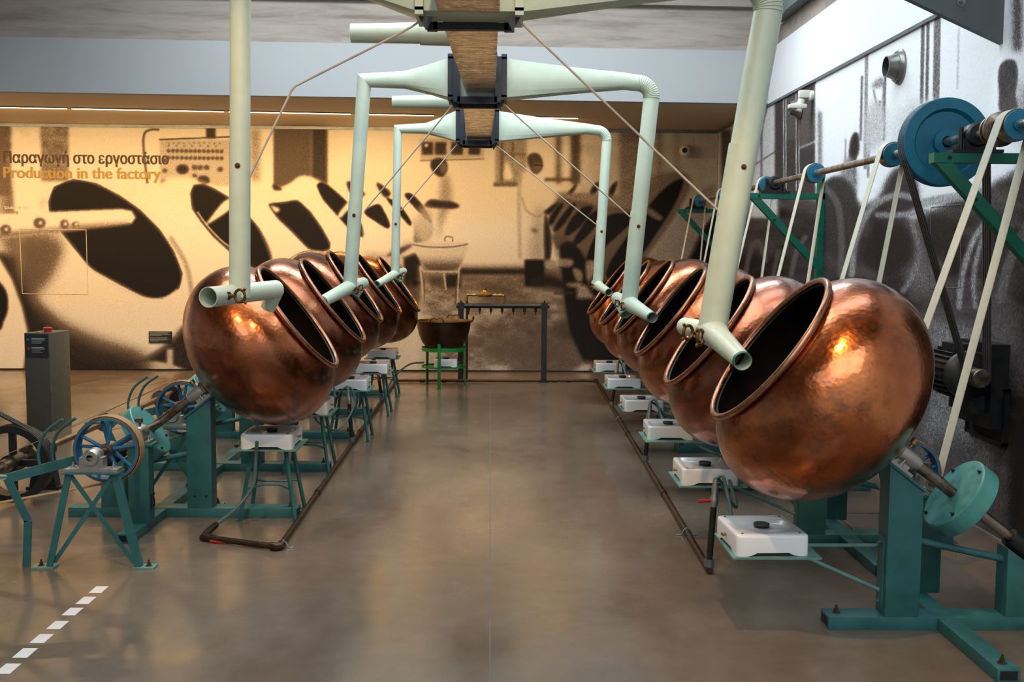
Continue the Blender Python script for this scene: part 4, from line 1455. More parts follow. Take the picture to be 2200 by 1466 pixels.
for (a, b) in secs:
    ra = [(a[1], a[0], a[3]), (a[2], a[0], a[3]), (a[2], a[0], a[4]), (a[1], a[0], a[4])]
    rb = [(b[1], b[0], b[3]), (b[2], b[0], b[3]), (b[2], b[0], b[4]), (b[1], b[0], b[4])]
    m = MB()
    nu, nv = 14, int((b[0] - a[0]) / 0.035)
    prng = np.random.RandomState(int(a[0] * 10))
    ph = prng.rand(9) * 6.28
    for fc in range(4):                       # four crinkled foil faces
        p0, p1 = fc, (fc + 1) % 4
        nrm = [(0, 0, -1), (1, 0, 0), (0, 0, 1), (-1, 0, 0)][fc]
        vs_ = []
        for j in range(nv + 1):
            f = j / nv
            A_ = Vector(ra[p0]).lerp(Vector(rb[p0]), f)
            B_ = Vector(ra[p1]).lerp(Vector(rb[p1]), f)
            for i in range(nu + 1):
                g_ = i / nu
                e_ = min(1.0, 8 * g_ * (1 - g_)) * min(1.0, j / 2.0, (nv - j) / 2.0)
                Yw = A_.y
                wv = 0.5 * math.sin(Yw * 31 + ph[0] + 1.6 * math.sin(g_ * 5 + ph[1])) + 0.35 * math.sin(Yw * 67 + ph[2] + 2.2 * math.sin(g_ * 8 + Yw * 4)) + 0.5 * math.sin(Yw * 9 + g_ * 6 + ph[3]) + 0.5 * (prng.rand() - 0.5)
                vs_.append(tk(A_.lerp(B_, g_)) + Vector(nrm) * (0.0022 * wv * e_))
        m.add(vs_, [(j * (nu + 1) + i, j * (nu + 1) + i + 1, (j + 1) * (nu + 1) + i + 1, (j + 1) * (nu + 1) + i) for j in range(nv) for i in range(nu)])
    m.build('foil_duct', 'foil', trunk, sharp=70)
for (Y, xe, xm, xs, z_, r0, r1) in ((6.9, -0.93, -0.50, -0.27, 2.965, 0.057, 0.073), (9.6, -0.94, -0.55, -0.30, 2.90, 0.052, 0.060)):
    st = MB().pipe(tk((xe, Y, z_)), tk((xm, Y, z_ + 0.005)), r0, r0 * 1.12, 0.004, 28).build('stub_pipe', 'duct', trunk)
    MB().pipe(tk((xm - 0.004, Y, z_ + 0.005)), tk((xs, Y, z_ + 0.008)), r1, r1 * 1.1, 0.004, 28).build('stub_sleeve', 'duct', st)


def key_part(parent, p, d, s=1.0):
    """rusty winged damper key"""
    p, d = Vector(p), Vector(d).normalized()
    e1, e2, _ = frame_of(d)
    m = MB().cyl(p, p + d * 0.03 * s, 0.005 * s, n=10)
    m.cyl(p + d * 0.004, p + d * 0.010, 0.012 * s, n=12)
    cc = p + d * 0.045 * s
    m.tube([cc + (d * math.cos(a) + e2 * math.sin(a)) * 0.018 * s for a in [2 * PI * i / 14 for i in range(14)]], 0.0042 * s, 8, closed=True)
    for a in (0.8, -0.8):
        m.cyl(cc + (d * math.cos(a) + e2 * math.sin(a)) * 0.018 * s, cc + (d * math.cos(a) + e2 * math.sin(a)) * 0.029 * s, 0.004 * s, n=8)
    m.build('damper_key', 'key', parent)


def drop_pipe(k, side):
    pr = PAIRS[k]
    Y = pr['Y']
    xt, zt, xb, zb, r = pr[side]
    s = -1 if side == 'L' else 1
    bx = pr['bx'][0] if s < 0 else pr['bx'][1]
    z0_, z1_ = pr['bz']
    row = 'left' if s < 0 else 'right'
    t = thing('air_duct_arm', pos[k] + ' pale green air pipe arm dropping to the ' + row + ' row', 'pipe', (xb, Y, zb), 0, 'air pipe arms')
    O = Vector((xb, Y, zb))
    q = lambda p: Vector(p) - O
    x_in = bx + s * 0.0205
    if s < 0:       # mitred corner
        xm = xt + 0.46 * (bx - xt)
        c_in = (xm, Y, zt)
        rr = [ring_rect(None, x_in, Y - 0.11, Y + 0.11, z0_ + 0.005, z1_ - 0.005, NP)]
        rr.append(circ((xm, Y, zt + 0.008), (s, 0, 0), r * 1.30, NP))
        # mitre: plane at 45 degrees through the corner
        mit = []
        for kk in range(NP):
            a = 2 * PI * kk / NP
            mit.append(Vector((xt - s * 0 + s * math.sin(a) * r, Y + math.cos(a) * r, zt + math.sin(a) * r)))
        rr.append(mit)
        arm = loft([[q(p) for p in rg] for rg in rr]).build('arm', 'duct', t, sharp=40)
        zs = zb + (zt - zb) * (0.46 if k == 0 else 0.40)
        fx = lambda z_: xt + (xb - xt) * (zt - z_) / (zt - zb)
        low = [Vector((fx(zs) + s * math.sin(2 * PI * kk / NP) * r, Y + math.cos(2 * PI * kk / NP) * r, zs)) for kk in range(NP)]
        loft([[q(p) for p in mit], [q(p) for p in low]]).build('pipe', 'duct', t, sharp=40)
    else:           # corrugated elbow
        R0 = 0.13 if k == 0 else 0.105
        lean = math.atan2(xt - xb, zt - zb)
        xe = xt - R0
        rr = [ring_rect(None, x_in, Y - 0.11, Y + 0.11, z0_ + 0.005, z1_ - 0.005, NP), circ((xe - 0.10, Y, zt + 0.012), (s, 0, 0), r * 1.08, NP), circ((xe, Y, zt), (s, 0, 0), r * 1.02, NP)]
        loft([[q(p) for p in rg] for rg in rr]).build('arm', 'duct', t, sharp=40)
        pts, rad = [], []
        nseg = 56
        for i in range(nseg + 1):
            a = (PI / 2 + lean) * i / nseg
            pts.append(q((xe + R0 * math.sin(a), Y, zt - R0 + R0 * math.cos(a))))
            rad.append(r * (1.0 + (0.075 if (i % 4) == 2 else 0.0)))
        MB().tube(pts, rad, NP, caps=False).build('elbow', 'duct', t, sharp=12)
        pe = pts[-1] + O
        zs = zb + (zt - zb) * (0.52 if k == 0 else 0.40)
        f_ = (pe.z - zs) / (pe.z - zb)
        ps = pe + (Vector((xb, Y, zb)) - pe) * f_
        MB().pipe(q(pe), q(ps), r, r, 0.003, NP).build('pipe', 'duct', t)
        fx = lambda z_: pe.x + (xb - pe.x) * (pe.z - z_) / (pe.z - zb)
    # sleeve and lower pipe
    ps = Vector((fx(zs), Y, zs))
    sl = MB().pipe(q(ps + Vector((0, 0, 0.03))), (0, 0, 0.0), r * 1.045, r * 1.045, 0.004, NP).build('lower_pipe', 'duct', t)
    pm = Vector((fx(zs - 0.08), Y - r * 1.03, zs - 0.08))
    bolts(sl, [q(pm)], (0, -1, 0), 0.008, 0.012, 'rust')
    return t, q, r


TIPS = {
    # near end (pixel, Y), T centre is the pipe bottom, back stub end (pixel, Y), radii
    ('R', 0): dict(near=((1596, 777), 4.93), back=((1468, 701), 5.62), r=(0.060, 0.043), rb=0.046),
    ('R', 1): dict(near=((1402, 683), 7.70), back=((1324, 640), 8.40), r=(0.055, 0.038), rb=0.046, down=((1346, 676), 8.25)),
    ('R', 2): dict(near=((1309, 629), 10.52), back=((1278, 608), 11.05), r=(0.046, 0.036), rb=0.040),
    ('L', 0): dict(near=((447, 639), 5.16), back=((592, 622), 5.78), r=(0.049, 0.049), rb=0.046, down=((576, 662), 5.82)),
    ('L', 1): dict(near=((690, 650), 7.70), back=((783, 608), 8.34), r=(0.049, 0.042), rb=0.044, down=((760, 636), 8.3)),
    ('L', 2): dict(near=((808, 612), 10.50), back=((869, 582), 11.05), r=(0.042, 0.034), rb=0.036, down=((856, 606), 11.0)),
}
for k in range(3):
    for side in 'LR':
        t, q, r = drop_pipe(k, side)
        tp = TIPS[(side, k)]
        O = Vector(t.location)
        c = Vector((0, 0, -0.005))
        pn_ = on_y(*tp['near'][0], tp['near'][1]) - O
        pb_ = on_y(*tp['back'][0], tp['back'][1]) - O
        d = (pn_ - c)
        r0, r1 = tp['r']
        mid = c + d * 0.30
        if side == 'L' and k == 0:
            hd = (pb_ - pn_)
            n1 = MB().pipe(pn_, pb_, r0, r0, 0.003, NP).build('nozzle', 'duct', t, label='open-ended pale green nozzle pipe')
        else:
            axb = (mid - c).normalized()
            n1 = MB().lathe([(0, r * 1.08), (0.05, r * 1.08), ((mid - c).length, r0)], c - axb * 0.03, axb, NP).build('nozzle', 'duct', t)
            n2 = MB().pipe(mid - d.normalized() * 0.03, pn_, r0, r1, 0.003, NP).build('nozzle_tip', 'duct', n1)
            e = d.normalized()
            MB().pipe(pn_ - e * 0.014, pn_ + e * 0.001, r1 + 0.003, r1 + 0.0012, 0.0025, NP).build('nozzle_lip', 'ductlip', n1, label='green painted nozzle lip')
            rb = tp['rb']
            bd = (pb_ - c).normalized()
            MB().lathe([(0, rb), ((pb_ - c).length - 0.01, rb), ((pb_ - c).length, rb * 0.9), ((pb_ - c).length, 0.001)], c, bd, NP).build('nozzle_stub', 'duct', n1)
            pb_ = c + bd * ((pb_ - c).length - rb)
        if 'down' in tp:
            pd = on_y(*tp['down'][0], tp['down'][1]) - O
            e = (pd - pb_).normalized()
            MB().pipe(pb_ + (e * 0.0), pd, r0 * 0.92, r0 * 0.80, 0.003, NP).build('down_nozzle', 'duct', t)
            if k:
                MB().pipe(pd - e * 0.010, pd + e * 0.001, r0 * 0.80 + 0.003, r0 * 0.80 + 0.002, 0.0025, NP).build('down_nozzle_lip', 'ductlip', t)
        if side == 'R':
            kp = c + (pb_ - c).normalized() * 0.05
            key_part(n1, kp + Vector((-r * 0.6, -r * 0.75, -0.012)), (-0.75, -0.6, 0.1), 1.25 if k else 1.9)
            key_part(n1, kp + Vector((0.0, -r * 0.95, -0.03)), (-0.55, -0.8, 0.05), 1.5 if k else 2.1)
        elif k == 0:
            kc = pn_ + (pb_ - pn_) * 0.20
            key_part(n1, kc + Vector((0.62, -0.72, 0.0)) * (r0 * 1.0), (0.88, -0.45, 0.02), 1.7)
        else:
            key_part(n1, c + Vector((0.02, -r * 0.9, -0.02)), (0.7, -0.7, -0.15), 1.2)
            key_part(n1, c + Vector((0.05, -r * 0.8, -0.01)), (0.8, -0.6, 0.1), 1.1)

# stay rods from the plenum boxes to the drop pipes
STAYS = [
    (0, 'bent thin stay rod from the nearest duct box down to the left air pipe', [((905, 42), 5.32), ((862, 70), 5.33), ((660, 172), 5.36), ((630, 190), 5.36), ((612, 225), 5.37), ((532, 388), 5.40)]),
    (0, 'straight thin stay rod from the nearest duct box down to the right air pipe', [((1108, 38), 5.32), ((1543, 452), 5.36)]),
    (1, 'thin stay rod from the middle duct box to the left air pipe', [((976, 222), 8.08), ((784, 452), 8.14)]),
    (1, 'thin stay rod from the middle duct box to the right air pipe', [((1080, 222), 8.08), ((1360, 472), 8.14)]),
    (2, 'thin stay rod from the farthest duct box to the left air pipe', [((986, 306), 10.84), ((862, 452), 10.90)]),
    (2, 'thin stay rod from the farthest duct box to the right air pipe', [((1060, 308), 10.84), ((1280, 482), 10.90)]),
]
for k, lab, pts in STAYS:
    P_ = [on_y(*p, Y) for p, Y in pts]
    if len(P_) > 3:
        P_ = spline(P_, 4)
    o = MB().tube(P_, 0.0058, 8).build('stay_rod', 'wire')
    tag(o, lab, 'rod', 'duct stay rods')


# ================================================================== right wall: line shaft, pulleys, brackets, belts, motor
SXX, SZ = 2.42, 2.24
sh = thing('line_shaft', 'long steel drive shaft with blue pulleys along the right wall', 'shaft', (SXX, 4.6, SZ))
so_ = Vector((SXX, 4.6, SZ))
MB().cyl((0, 0, 0), (0, 9.4, 0), 0.024, n=20).build('shaft_rod', 'brightsteel', sh)


def flat_pulley(parent, y, r, w, name='pulley'):
    p = MB().lathe([(-w / 2, r - 0.003), (-w * 0.2, r), (w * 0.2, r), (w / 2, r - 0.003)], (0, y, 0), (0, 1, 0), 40).build(name, 'brightsteel', parent)
    MB().lathe([(-w / 2, r - 0.003), (-w / 2 - 0.004, r - 0.006), (-w / 2 - 0.004, 0.03), (-w / 2 - 0.02, 0.03), (-w / 2 - 0.02, 0.022)], (0, y, 0), (0, 1, 0), 40).build('pulley_face', 'bluepulley', p)
    MB().lathe([(w / 2, r - 0.003), (w / 2 + 0.004, r - 0.006), (w / 2 + 0.004, 0.022)], (0, y, 0), (0, 1, 0), 40).build('pulley_back', 'bluepulley', p)
    return p


PUL_Y = [5.20, 6.82, 8.50, 10.05, 11.9, 13.40]
PR = 0.075
for y in PUL_Y:
    flat_pulley(sh, y - 4.6, PR, 0.10)
MB().lathe([(-0.03, 0.024), (-0.03, 0.06), (0.0, 0.085), (0.012, 0.085), (0.012, 0.06), (0.06, 0.06), (0.06, 0.075), (0.075, 0.075), (0.075, 0.024)], (0, 0.74, 0), (0, 1, 0), 36).build('coupling', 'steel', sh)
# big grooved pulley
BY = 6.02 - 4.6
R_ = 0.238
prof = [(-0.05, 0.03), (-0.05, 0.07), (-0.022, 0.07), (-0.022, 0.165), (-0.05, 0.18), (-0.05, R_ - 0.004), (-0.047, R_)]
for g in range(4):
    y = -0.047 + 0.0235 * g
    prof += [(y + 0.002, R_), (y + 0.008, R_ - 0.014), (y + 0.0155, R_ - 0.014), (y + 0.0215, R_)]
prof += [(0.05, R_), (0.05, 0.03)]
MB().lathe(prof, (0, BY, 0), (0, 1, 0), 72).build('grooved_pulley', 'bluepulley', sh, label='large blue grooved pulley')

BR_Y = [5.62, 9.72, 13.60]
bn = ['nearest, under the large blue pulley', 'middle', 'farthest']
for i, y in enumerate(BR_Y):
    t = thing('wall_bracket', 'emerald green triangular wall bracket carrying the drive shaft, ' + bn[i], 'bracket', (WX - 0.012, y, 1.30), 0, 'green shaft brackets')
    zt = 2.148 - 1.30
    MB().box((-0.66, -0.035, zt - 0.05), (0.0, 0.035, zt)).build('arm', 'bracket', t)
    MB().prism([(-0.65, -0.03, zt - 0.05), (-0.56, -0.03, zt - 0.05), (0.0, -0.03, zt - 0.64), (0.0, -0.03, zt - 0.72)], (0, 0.06, 0)).build('diagonal', 'bracket', t)
    MB().box((-0.055, -0.035, 0.0), (0.0, 0.035, zt + 0.10)).build('upright', 'bracket', t)
    for px_, pz in ((-0.58, zt - 0.025), (-0.44, zt - 0.235)):
        MB().cyl((px_, -0.0362, pz), (px_, -0.02, pz), 0.011, n=12).build('hole', 'black', t)
    b = pillow_block(t, (SXX - WX + 0.012, 0.0, SZ - 1.30), (0, 1, 0), 0.0245, 0.062, 0.10, SZ - 2.149, 0.26, mat='blacksteel', cup=False)
    for s in (-1, 1):
        MB().cyl((SXX - WX + 0.012 + s * 0.075, 0, zt + 0.01), (SXX - WX + 0.012 + s * 0.075, 0, zt + 0.13), 0.012, n=12).build('stud', 'blacksteel', b)


def belt_loop(name, c0, r0, c1, r1, w, th, mat, label=None, cat=None, group=None, y0_=0, parent=None):
    """open belt around two pulleys on axes along Y; centres may differ in Y"""
    a, b = Vector(c0), Vector(c1)
    A2, B2 = Vector((a.x, a.z)), Vector((b.x, b.z))
    dv = B2 - A2
    D = dv.length
    th0 = math.atan2(dv.y, dv.x)
    off = math.acos(max(-1, min(1, (r0 - r1) / D)))
    pts = []
    for i in range(17):                      # far side of pulley a
        ang = th0 + off + (2 * PI - 2 * off) * i / 16
        pts.append((a.x + r0 * math.cos(ang), a.y, a.z + r0 * math.sin(ang), math.cos(ang), math.sin(ang)))
    for i in range(17):
        ang = th0 - off + 2 * off * i / 16
        pts.append((b.x + r1 * math.cos(ang), b.y, b.z + r1 * math.sin(ang), math.cos(ang), math.sin(ang)))
    n = len(pts)
    vs_, fs = [], []
    for x, y, z_, nx, nz in pts:
        for oy, on_ in ((-w / 2, 0.0006), (w / 2, 0.0006), (w / 2, th), (-w / 2, th)):
            vs_.append((x + nx * on_, y + oy, z_ + nz * on_))
    for i in range(n):
        j = (i + 1) % n
        for k in range(4):
            fs.append((i * 4 + k, i * 4 + (k + 1) % 4, j * 4 + (k + 1) % 4, j * 4 + k))
    o = MB().add(vs_, fs).build(name, mat, parent)
    if label:
        tag(o, label, cat, group)
    return o


ordn = ['nearest the camera', 'second from the camera', 'third from the camera', 'fourth from the camera', 'fifth from the camera', 'farthest, near the back mural']
for k in range(6):
    belt_loop('flat_belt', (SXX, PUL_Y[k], SZ), PR, (1.76 + 0.25, RY[k] + 0.6, 0.575 + rdz[k] * 0.5), 0.155, 0.085, 0.004, 'belt',
              'pale flat belt running down from the right wall shaft, ' + ordn[k], 'belt', 'pale flat belts on the right wall')

MX, MZ, MYY = 2.66, 0.95, 6.02
for g in range(4):
    y = 6.02 - 0.047 + 0.0235 * g + 0.0117
    belt_loop('v_belt', (SXX, y, SZ), R_ - 0.012, (MX, y, MZ), 0.045, 0.012, 0.013, 'vbelt',
              ['frontmost', 'second', 'third', 'rearmost'][g] + ' of four black rubber belts between the large blue pulley and the motor', 'belt', 'black motor belts')
mo = thing('electric_motor', 'black finned electric motor mounted on the right wall', 'motor', (MX, MYY, MZ))
MB().lathe([(-0.06, 0.001), (-0.06, 0.048), (-0.055, 0.052), (0.055, 0.052), (0.06, 0.046)], (0, 0, 0), (0, 1, 0), 36).build('drive_pulley', 'steel', mo)
MB().cyl((0, -0.0606, 0), (0, -0.05, 0), 0.012, n=14).build('pulley_bore', 'black', mo)
MB().lathe([(0.07, 0.02), (0.07, 0.09), (0.10, 0.135), (0.13, 0.140), (0.13, 0.125), (0.45, 0.125), (0.45, 0.13), (0.52, 0.128), (0.54, 0.10), (0.54, 0.001)], (0, 0, 0), (0, 1, 0), 40).build('motor_body', 'blacksteel', mo)
for i in range(26):
    a = 2 * PI * i / 26
    d = Vector((math.cos(a), 0, math.sin(a)))
    if d.x > 0.8:
        continue
    MB().bar(d * 0.134 + Vector((0, 0.14, 0)), d * 0.134 + Vector((0, 0.44, 0)), 0.005, 0.03, d).build('cooling_fin', 'blacksteel', mo)
MB().box((0.10, 0.05, -0.30), (WX - MX - 0.013, 0.48, 0.18)).build('mounting_plate', 'blacksteel', mo)
MB().box((0.02, 0.12, -0.22), (0.12, 0.42, -0.12)).build('motor_foot', 'blacksteel', mo)
MB().box((-0.06, 0.18, 0.12), (0.06, 0.36, 0.17)).build('terminal_box', 'blacksteel', mo)
ni = thing('niche_shade_panel', 'framed panel painted black as a shaded niche, with cables, below the motor', 'box', (WX - 0.012, 6.30, 0.70))
MB().box((-0.018, -0.25, -0.13), (0.0, 0.24, 0.17)).build('back', 'black', ni)  # flat black panel set proud of the wall, painted-in shade of a recess
m = MB()
for (a, b) in (((-0.03, -0.26, -0.14), (0, -0.24, 0.18)), ((-0.03, 0.23, -0.14), (0, 0.25, 0.18)), ((-0.03, -0.26, -0.14), (0, 0.25, -0.125)), ((-0.03, -0.26, 0.165), (0, 0.25, 0.18))):
    m.box(a, b)
m.build('frame', 'blacksteel', ni)
MB().tube(spline([(-0.028, -0.18, -0.05), (-0.05, -0.10, 0.02), (-0.05, 0.02, 0.07), (-0.03, 0.12, 0.10)], 6), 0.012, 10).build('cable', 'rubber', ni)

for (y, z_, r, lab) in ((7.95, 2.965, 0.125, 'large grey conical wall vent above the blue pulley'), (10.57, 3.0, 0.105, 'smaller grey wall vent beside the white sensor')):
    t = thing('wall_vent', lab, 'vent', (WX - 0.012, y, z_), 0, 'grey wall vents')
    MB().lathe([(0, r), (0.012, r), (0.02, r * 0.93), (0.035, r * 0.86), (0.035, r * 0.7)], (0, 0, 0), (-1, 0, 0), 48).build('flange', 'ventgrey', t)
    MB().lathe([(0.02, r * 0.80), (0.035, r * 0.76), (0.085, r * 0.60), (0.105, r * 0.585), (0.105, r * 0.54), (0.04, r * 0.6)], (0, 0, 0), (-1, 0, 0), 48).build('cone', 'ventgrey', t)
    MB().lathe([(0.04, r * 0.62), (0.04, 0.001)], (0, 0, 0), (-1, 0, 0), 32).build('vent_bore', 'black', t)
t = thing('wall_sensor', 'white jointed sensor on the right wall beside the smaller vent', 'sensor', (WX - 0.012, 10.16, 3.06))
MB().lathe([(0, 0.05), (0.03, 0.05), (0.045, 0.03), (0.045, 0.001)], (0, 0, 0), (-1, 0, 0), 24).build('mount', 'plastic', t)
MB().box((-0.13, -0.035, -0.02), (-0.03, 0.035, 0.05)).build('joint_arm', 'plastic', t, bevel=0.01)
MB().box((-0.22, -0.04, -0.115), (-0.06, 0.05, -0.075)).build('head', 'plastic', t, bevel=0.01)
MB().cyl((-0.13, 0.0, -0.14), (-0.10, 0.0, -0.03), 0.032, n=18).build('lens_housing', 'plastic', t)

p = on_back(1474, 325, 0.013)
t = thing('dome_camera', 'small white round camera high on the back mural near the corner', 'camera', p)
MB().lathe([(0, 0.085), (0.02, 0.085), (0.05, 0.075), (0.09, 0.055), (0.10, 0.05)], (0, 0, 0), (0, -1, 0), 36).build('housing', 'plastic', t)
MB().lathe([(0, 0.075), (0.05, 0.072), (0.072, 0.05), (0.078, 0.03)], (-0.02, -0.05, 0.0), (-0.25, -1, 0.0), 36).build('collar', 'plastic', t)
MB().lathe([(0.0785, 0.034), (0.0785, 0.001)], (-0.02, -0.05, 0.0), (-0.25, -1, 0.0), 28).build('lens', 'black', t)

# ================================================================== left line shaft near the floor, belts, stands
LSX, LSZ = -3.08, 0.27
ls = thing('low_line_shaft', 'low drive shaft with black grooved flywheel at the left edge', 'shaft', (LSX, 5.0, 0))
MB().cyl((0, 0.0, LSZ), (0, 7.6, LSZ), 0.024, n=18).build('shaft_rod', 'steel', ls)
FY = 6.88 - 5.0
FR = 0.245
prof = [(-0.06, FR - 0.045), (-0.06, FR)]
for g in range(5):
    y = -0.06 + 0.024 * g
    prof += [(y + 0.002, FR), (y + 0.008, FR - 0.014), (y + 0.016, FR - 0.014), (y + 0.022, FR)]
prof += [(0.062, FR), (0.062, FR - 0.045)]
fw = MB().lathe(prof, (0, FY, LSZ), (0, 1, 0), 64, close=True).build('flywheel', 'blacksteel', ls, label='black grooved flywheel')
MB().lathe([(-0.07, 0.024), (-0.07, 0.06), (0.07, 0.06), (0.07, 0.024)], (0, FY, LSZ), (0, 1, 0), 28).build('flywheel_hub', 'blacksteel', fw)
MB().lathe([(-0.0, 0.024), (-0.0, 0.045), (0.11, 0.045), (0.11, 0.024)], (0, FY - 0.18, LSZ), (0, 1, 0), 24).build('hub_collar', 'steel', fw)
for i in range(4):
    a = 2 * PI * i / 4 + PI / 2
    d = Vector((math.cos(a), 0, math.sin(a)))
    MB().bar(Vector((0, FY, LSZ)) + d * 0.05, Vector((0, FY, LSZ)) + d * (FR - 0.03), 0.04, 0.03, (0, 1, 0)).build('spoke', 'blacksteel', fw)
for k in range(5):
    y = LY[k] - 0.88 - 5.0
    MB().lathe([(-0.05, 0.024), (-0.05, 0.066), (0.05, 0.066), (0.05, 0.024)], (0, y, LSZ), (0, 1, 0), 32).build('pulley', 'steel', ls)
for y in (0.35, 2.35, 5.3):
    b = MB().box((-0.11, y - 0.05, 0), (0.11, y + 0.05, 0.02)).build('pedestal', 'blacksteel', ls)
    MB().prism([(-0.09, y - 0.04, 0.02), (0.09, y - 0.04, 0.02), (0.05, y - 0.04, LSZ), (-0.05, y - 0.04, LSZ)], (0, 0.08, 0)).build('bearing_block', 'blacksteel', b)
    MB().lathe([(-0.055, 0.024), (-0.055, 0.065), (0.055, 0.065), (0.055, 0.024)], (0, y, LSZ), (0, 1, 0), 28).build('bearing_cap', 'blacksteel', b)
for k in range(5):
    belt_loop('flat_belt', (-1.82 - 0.25 - ldu[k], LY[k] - 0.88, 0.575 + ldz[k] * 0.5), 0.1765, (LSX, LY[k] - 0.88, LSZ), 0.067, 0.07, 0.004, 'beltbrown',
              'tan flat belt from the low shaft to the blue wheel of the ' + ['nearest left pan', 'second left pan', 'third left pan', 'fourth left pan', 'farthest left pan'][k], 'belt', 'tan flat belts at the left')
# motor of the left shaft, out to the left, driven by v-belts
for g in range(3):
    y = 6.88 - 0.024 + 0.024 * g
    belt_loop('v_belt', (LSX, y, LSZ), FR - 0.010, (-4.35, y, 1.15), 0.06, 0.012, 0.012, 'vbelt', ['front', 'middle', 'rear'][g] + ' of three black belts rising from the black flywheel to the left edge', 'belt', 'black flywheel belts')
t = thing('left_motor', 'black motor on a post beyond the left edge of the picture', 'motor', (-4.35, 6.88, 0))
MB().box((-0.06, 0.25, 0), (0.06, 0.37, 1.02)).build('post', 'green', t)
MB().lathe([(-0.06, 0.001), (-0.06, 0.06), (0.06, 0.06), (0.06, 0.03)], (0, 0, 1.15), (0, 1, 0), 28).build('drive_pulley', 'steel', t)
MB().lathe([(0.06, 0.03), (0.10, 0.11), (0.14, 0.13), (0.48, 0.13), (0.5, 0.001)], (0, 0, 1.15), (0, 1, 0), 32).build('motor_body', 'blacksteel', t)


def a_stand(loc, label, sx=-1):
    """A-frame stand carrying the outer bearing of a wheel axle"""
    t = thing('bearing_stand', label, 'stand', loc, 0, 'teal bearing stands')
    zt = 0.50
    MB().box((-0.14, -0.055, zt - 0.008), (0.14, 0.055, zt)).build('top_plate', 'green', t)
    for s in (-1, 1):
        MB().bar((s * 0.115, -0.03, zt - 0.008), (s * 0.225, -0.03, 0.008), 0.034, 0.006, (0, 1, 0)).build('leg', 'green', t)
        MB().bar((s * 0.130, -0.012, zt - 0.008), (s * 0.240, -0.012, 0.008), 0.006, 0.034, (0, 1, 0)).build('leg_flange', 'green', t)
        MB().bar((s * 0.105, -0.025, zt - 0.02), (-s * 0.205, -0.025 + s * 0.006, 0.03), 0.022, 0.005, (0, 1, 0)).build('cross_brace', 'green', t)
        f = MB().box((s * 0.20, -0.05, 0), (s * 0.31, 0.03, 0.010)).build('foot_plate', 'shelf', t)
        bolts(f, [(s * 0.275, -0.01, 0.010)], (0, 0, 1), 0.010, 0.03, 'rust')
    pillow_block(t, (0, 0, 0.575), (0, 1, 0), 0.017, 0.043, 0.10, 0.074, 0.27, cup=False)
    return t


a_stand((-2.07, LY[0] - 1.10, 0), 'teal braced stand with a silver bearing in front of the nearest blue wheel')
a_stand((-2.07, LY[1] - 1.10, 0), 'teal braced stand with a silver bearing before the second blue wheel')


def belt_shifter(loc, label, h=0.44):
    t = thing('belt_shifter', label, 'lever', loc, 0, 'belt shifter levers')
    MB().bar((0.24, 0.16, h + 0.09), (-0.10, -0.10, h + 0.02), 0.012, 0.05).build('arm', 'green', t)
    MB().bar((-0.10, -0.10, h + 0.02), (0.0, -0.10, h - 0.20), 0.04, 0.008, (0, 1, 0)).build('drop_link', 'green', t)
    MB().bar((0.0, -0.10, h - 0.20), (-0.015, -0.10, 0.0), 0.04, 0.008, (0, 1, 0)).build('lower_link', 'green', t)
    MB().tube([(-0.10, -0.10, h + 0.03), (-0.14, -0.13, h + 0.035), (-0.20, -0.16, h + 0.035)], [0.008, 0.014, 0.010], 10).build('handle', 'shelf', t)
    for i, dy in enumerate((0.0, 0.05)):
        MB().tube(spline([(0.03 + dy, 0.0 + dy, h + 0.05), (0.02 + dy, 0.0 + dy, h + 0.14), (0.06 + dy, dy, h + 0.24), (0.15 + dy, dy, h + 0.31)], 6), 0.008, 10).build('fork_rod', 'green', t)
    return t


belt_shifter((-2.41, LY[0] - 1.0, 0), 'teal belt shifter with two curved rods left of the nearest blue wheel')
belt_shifter((-2.41, LY[1] - 1.0, 0), 'teal belt shifter with two curved rods left of the second blue wheel', 0.50)

# ================================================================== gas pipes on the floor, risers, hoses
def P2(x, y, z=0.022):
    return Vector((x, y, z))
RP = [P2(1.076, 5.437), P2(1.199, 13.45)]
LP = [P2(-1.655, 6.035), P2(-1.19, 5.84), P2(-1.272, 13.32)]
gr = thing('gas_pipe', 'brown gas pipe along the floor beside the right row', 'pipe', (0, 0, 0), 0, 'floor gas pipes')
MB().tube(RP, 0.017, 14).build('pipe_run', 'gaspipe', gr)
gl = thing('gas_pipe', 'brown gas pipe along the floor beside the left row with a bent near end', 'pipe', (0, 0, 0), 0, 'floor gas pipes')
MB().tube([LP[1] + Vector((0, 0.03, 0)), LP[2]], 0.017, 14).build('pipe_run', 'gaspipe', gl)
MB().tube([LP[0], LP[1] - Vector((0.03, -0.01, 0))], 0.017, 14).build('pipe_end_run', 'gaspipe', gl)
MB().tube([LP[1] - Vector((0.05, -0.02, 0)), LP[1] - Vector((0.015, 0.0, 0)), LP[1] + Vector((0.0, 0.015, 0)), LP[1] + Vector((0, 0.06, 0))], 0.0225, 14).build('elbow', 'gaspipe', gl)
MB().tube([LP[0] + Vector((0.05, -0.02, 0)), LP[0], LP[0] + Vector((0.01, 0.05, 0.015)), LP[0] + Vector((0.035, 0.14, 0.035))], [0.021, 0.023, 0.021, 0.018], 14).build('valve_elbow', 'gaspipe', gl)
MB().tube([LP[0] + Vector((0.05, -0.04, -0.012)), LP[0] + Vector((0.16, -0.07, -0.012))], 0.008, 8).build('valve_lever', 'red', gl, label='red valve lever')
MB().tube(spline([LP[0] + Vector((0.04, 0.15, 0.04)), LP[0] + Vector((0.12, 0.30, 0.10)), LP[0] + Vector((0.20, 0.36, 0.22)), LP[0] + Vector((0.215, 0.38, 0.38)), Vector((-1.43, 6.40, 0.50))], 8), 0.011, 10).build('hose', 'rubber', gl)
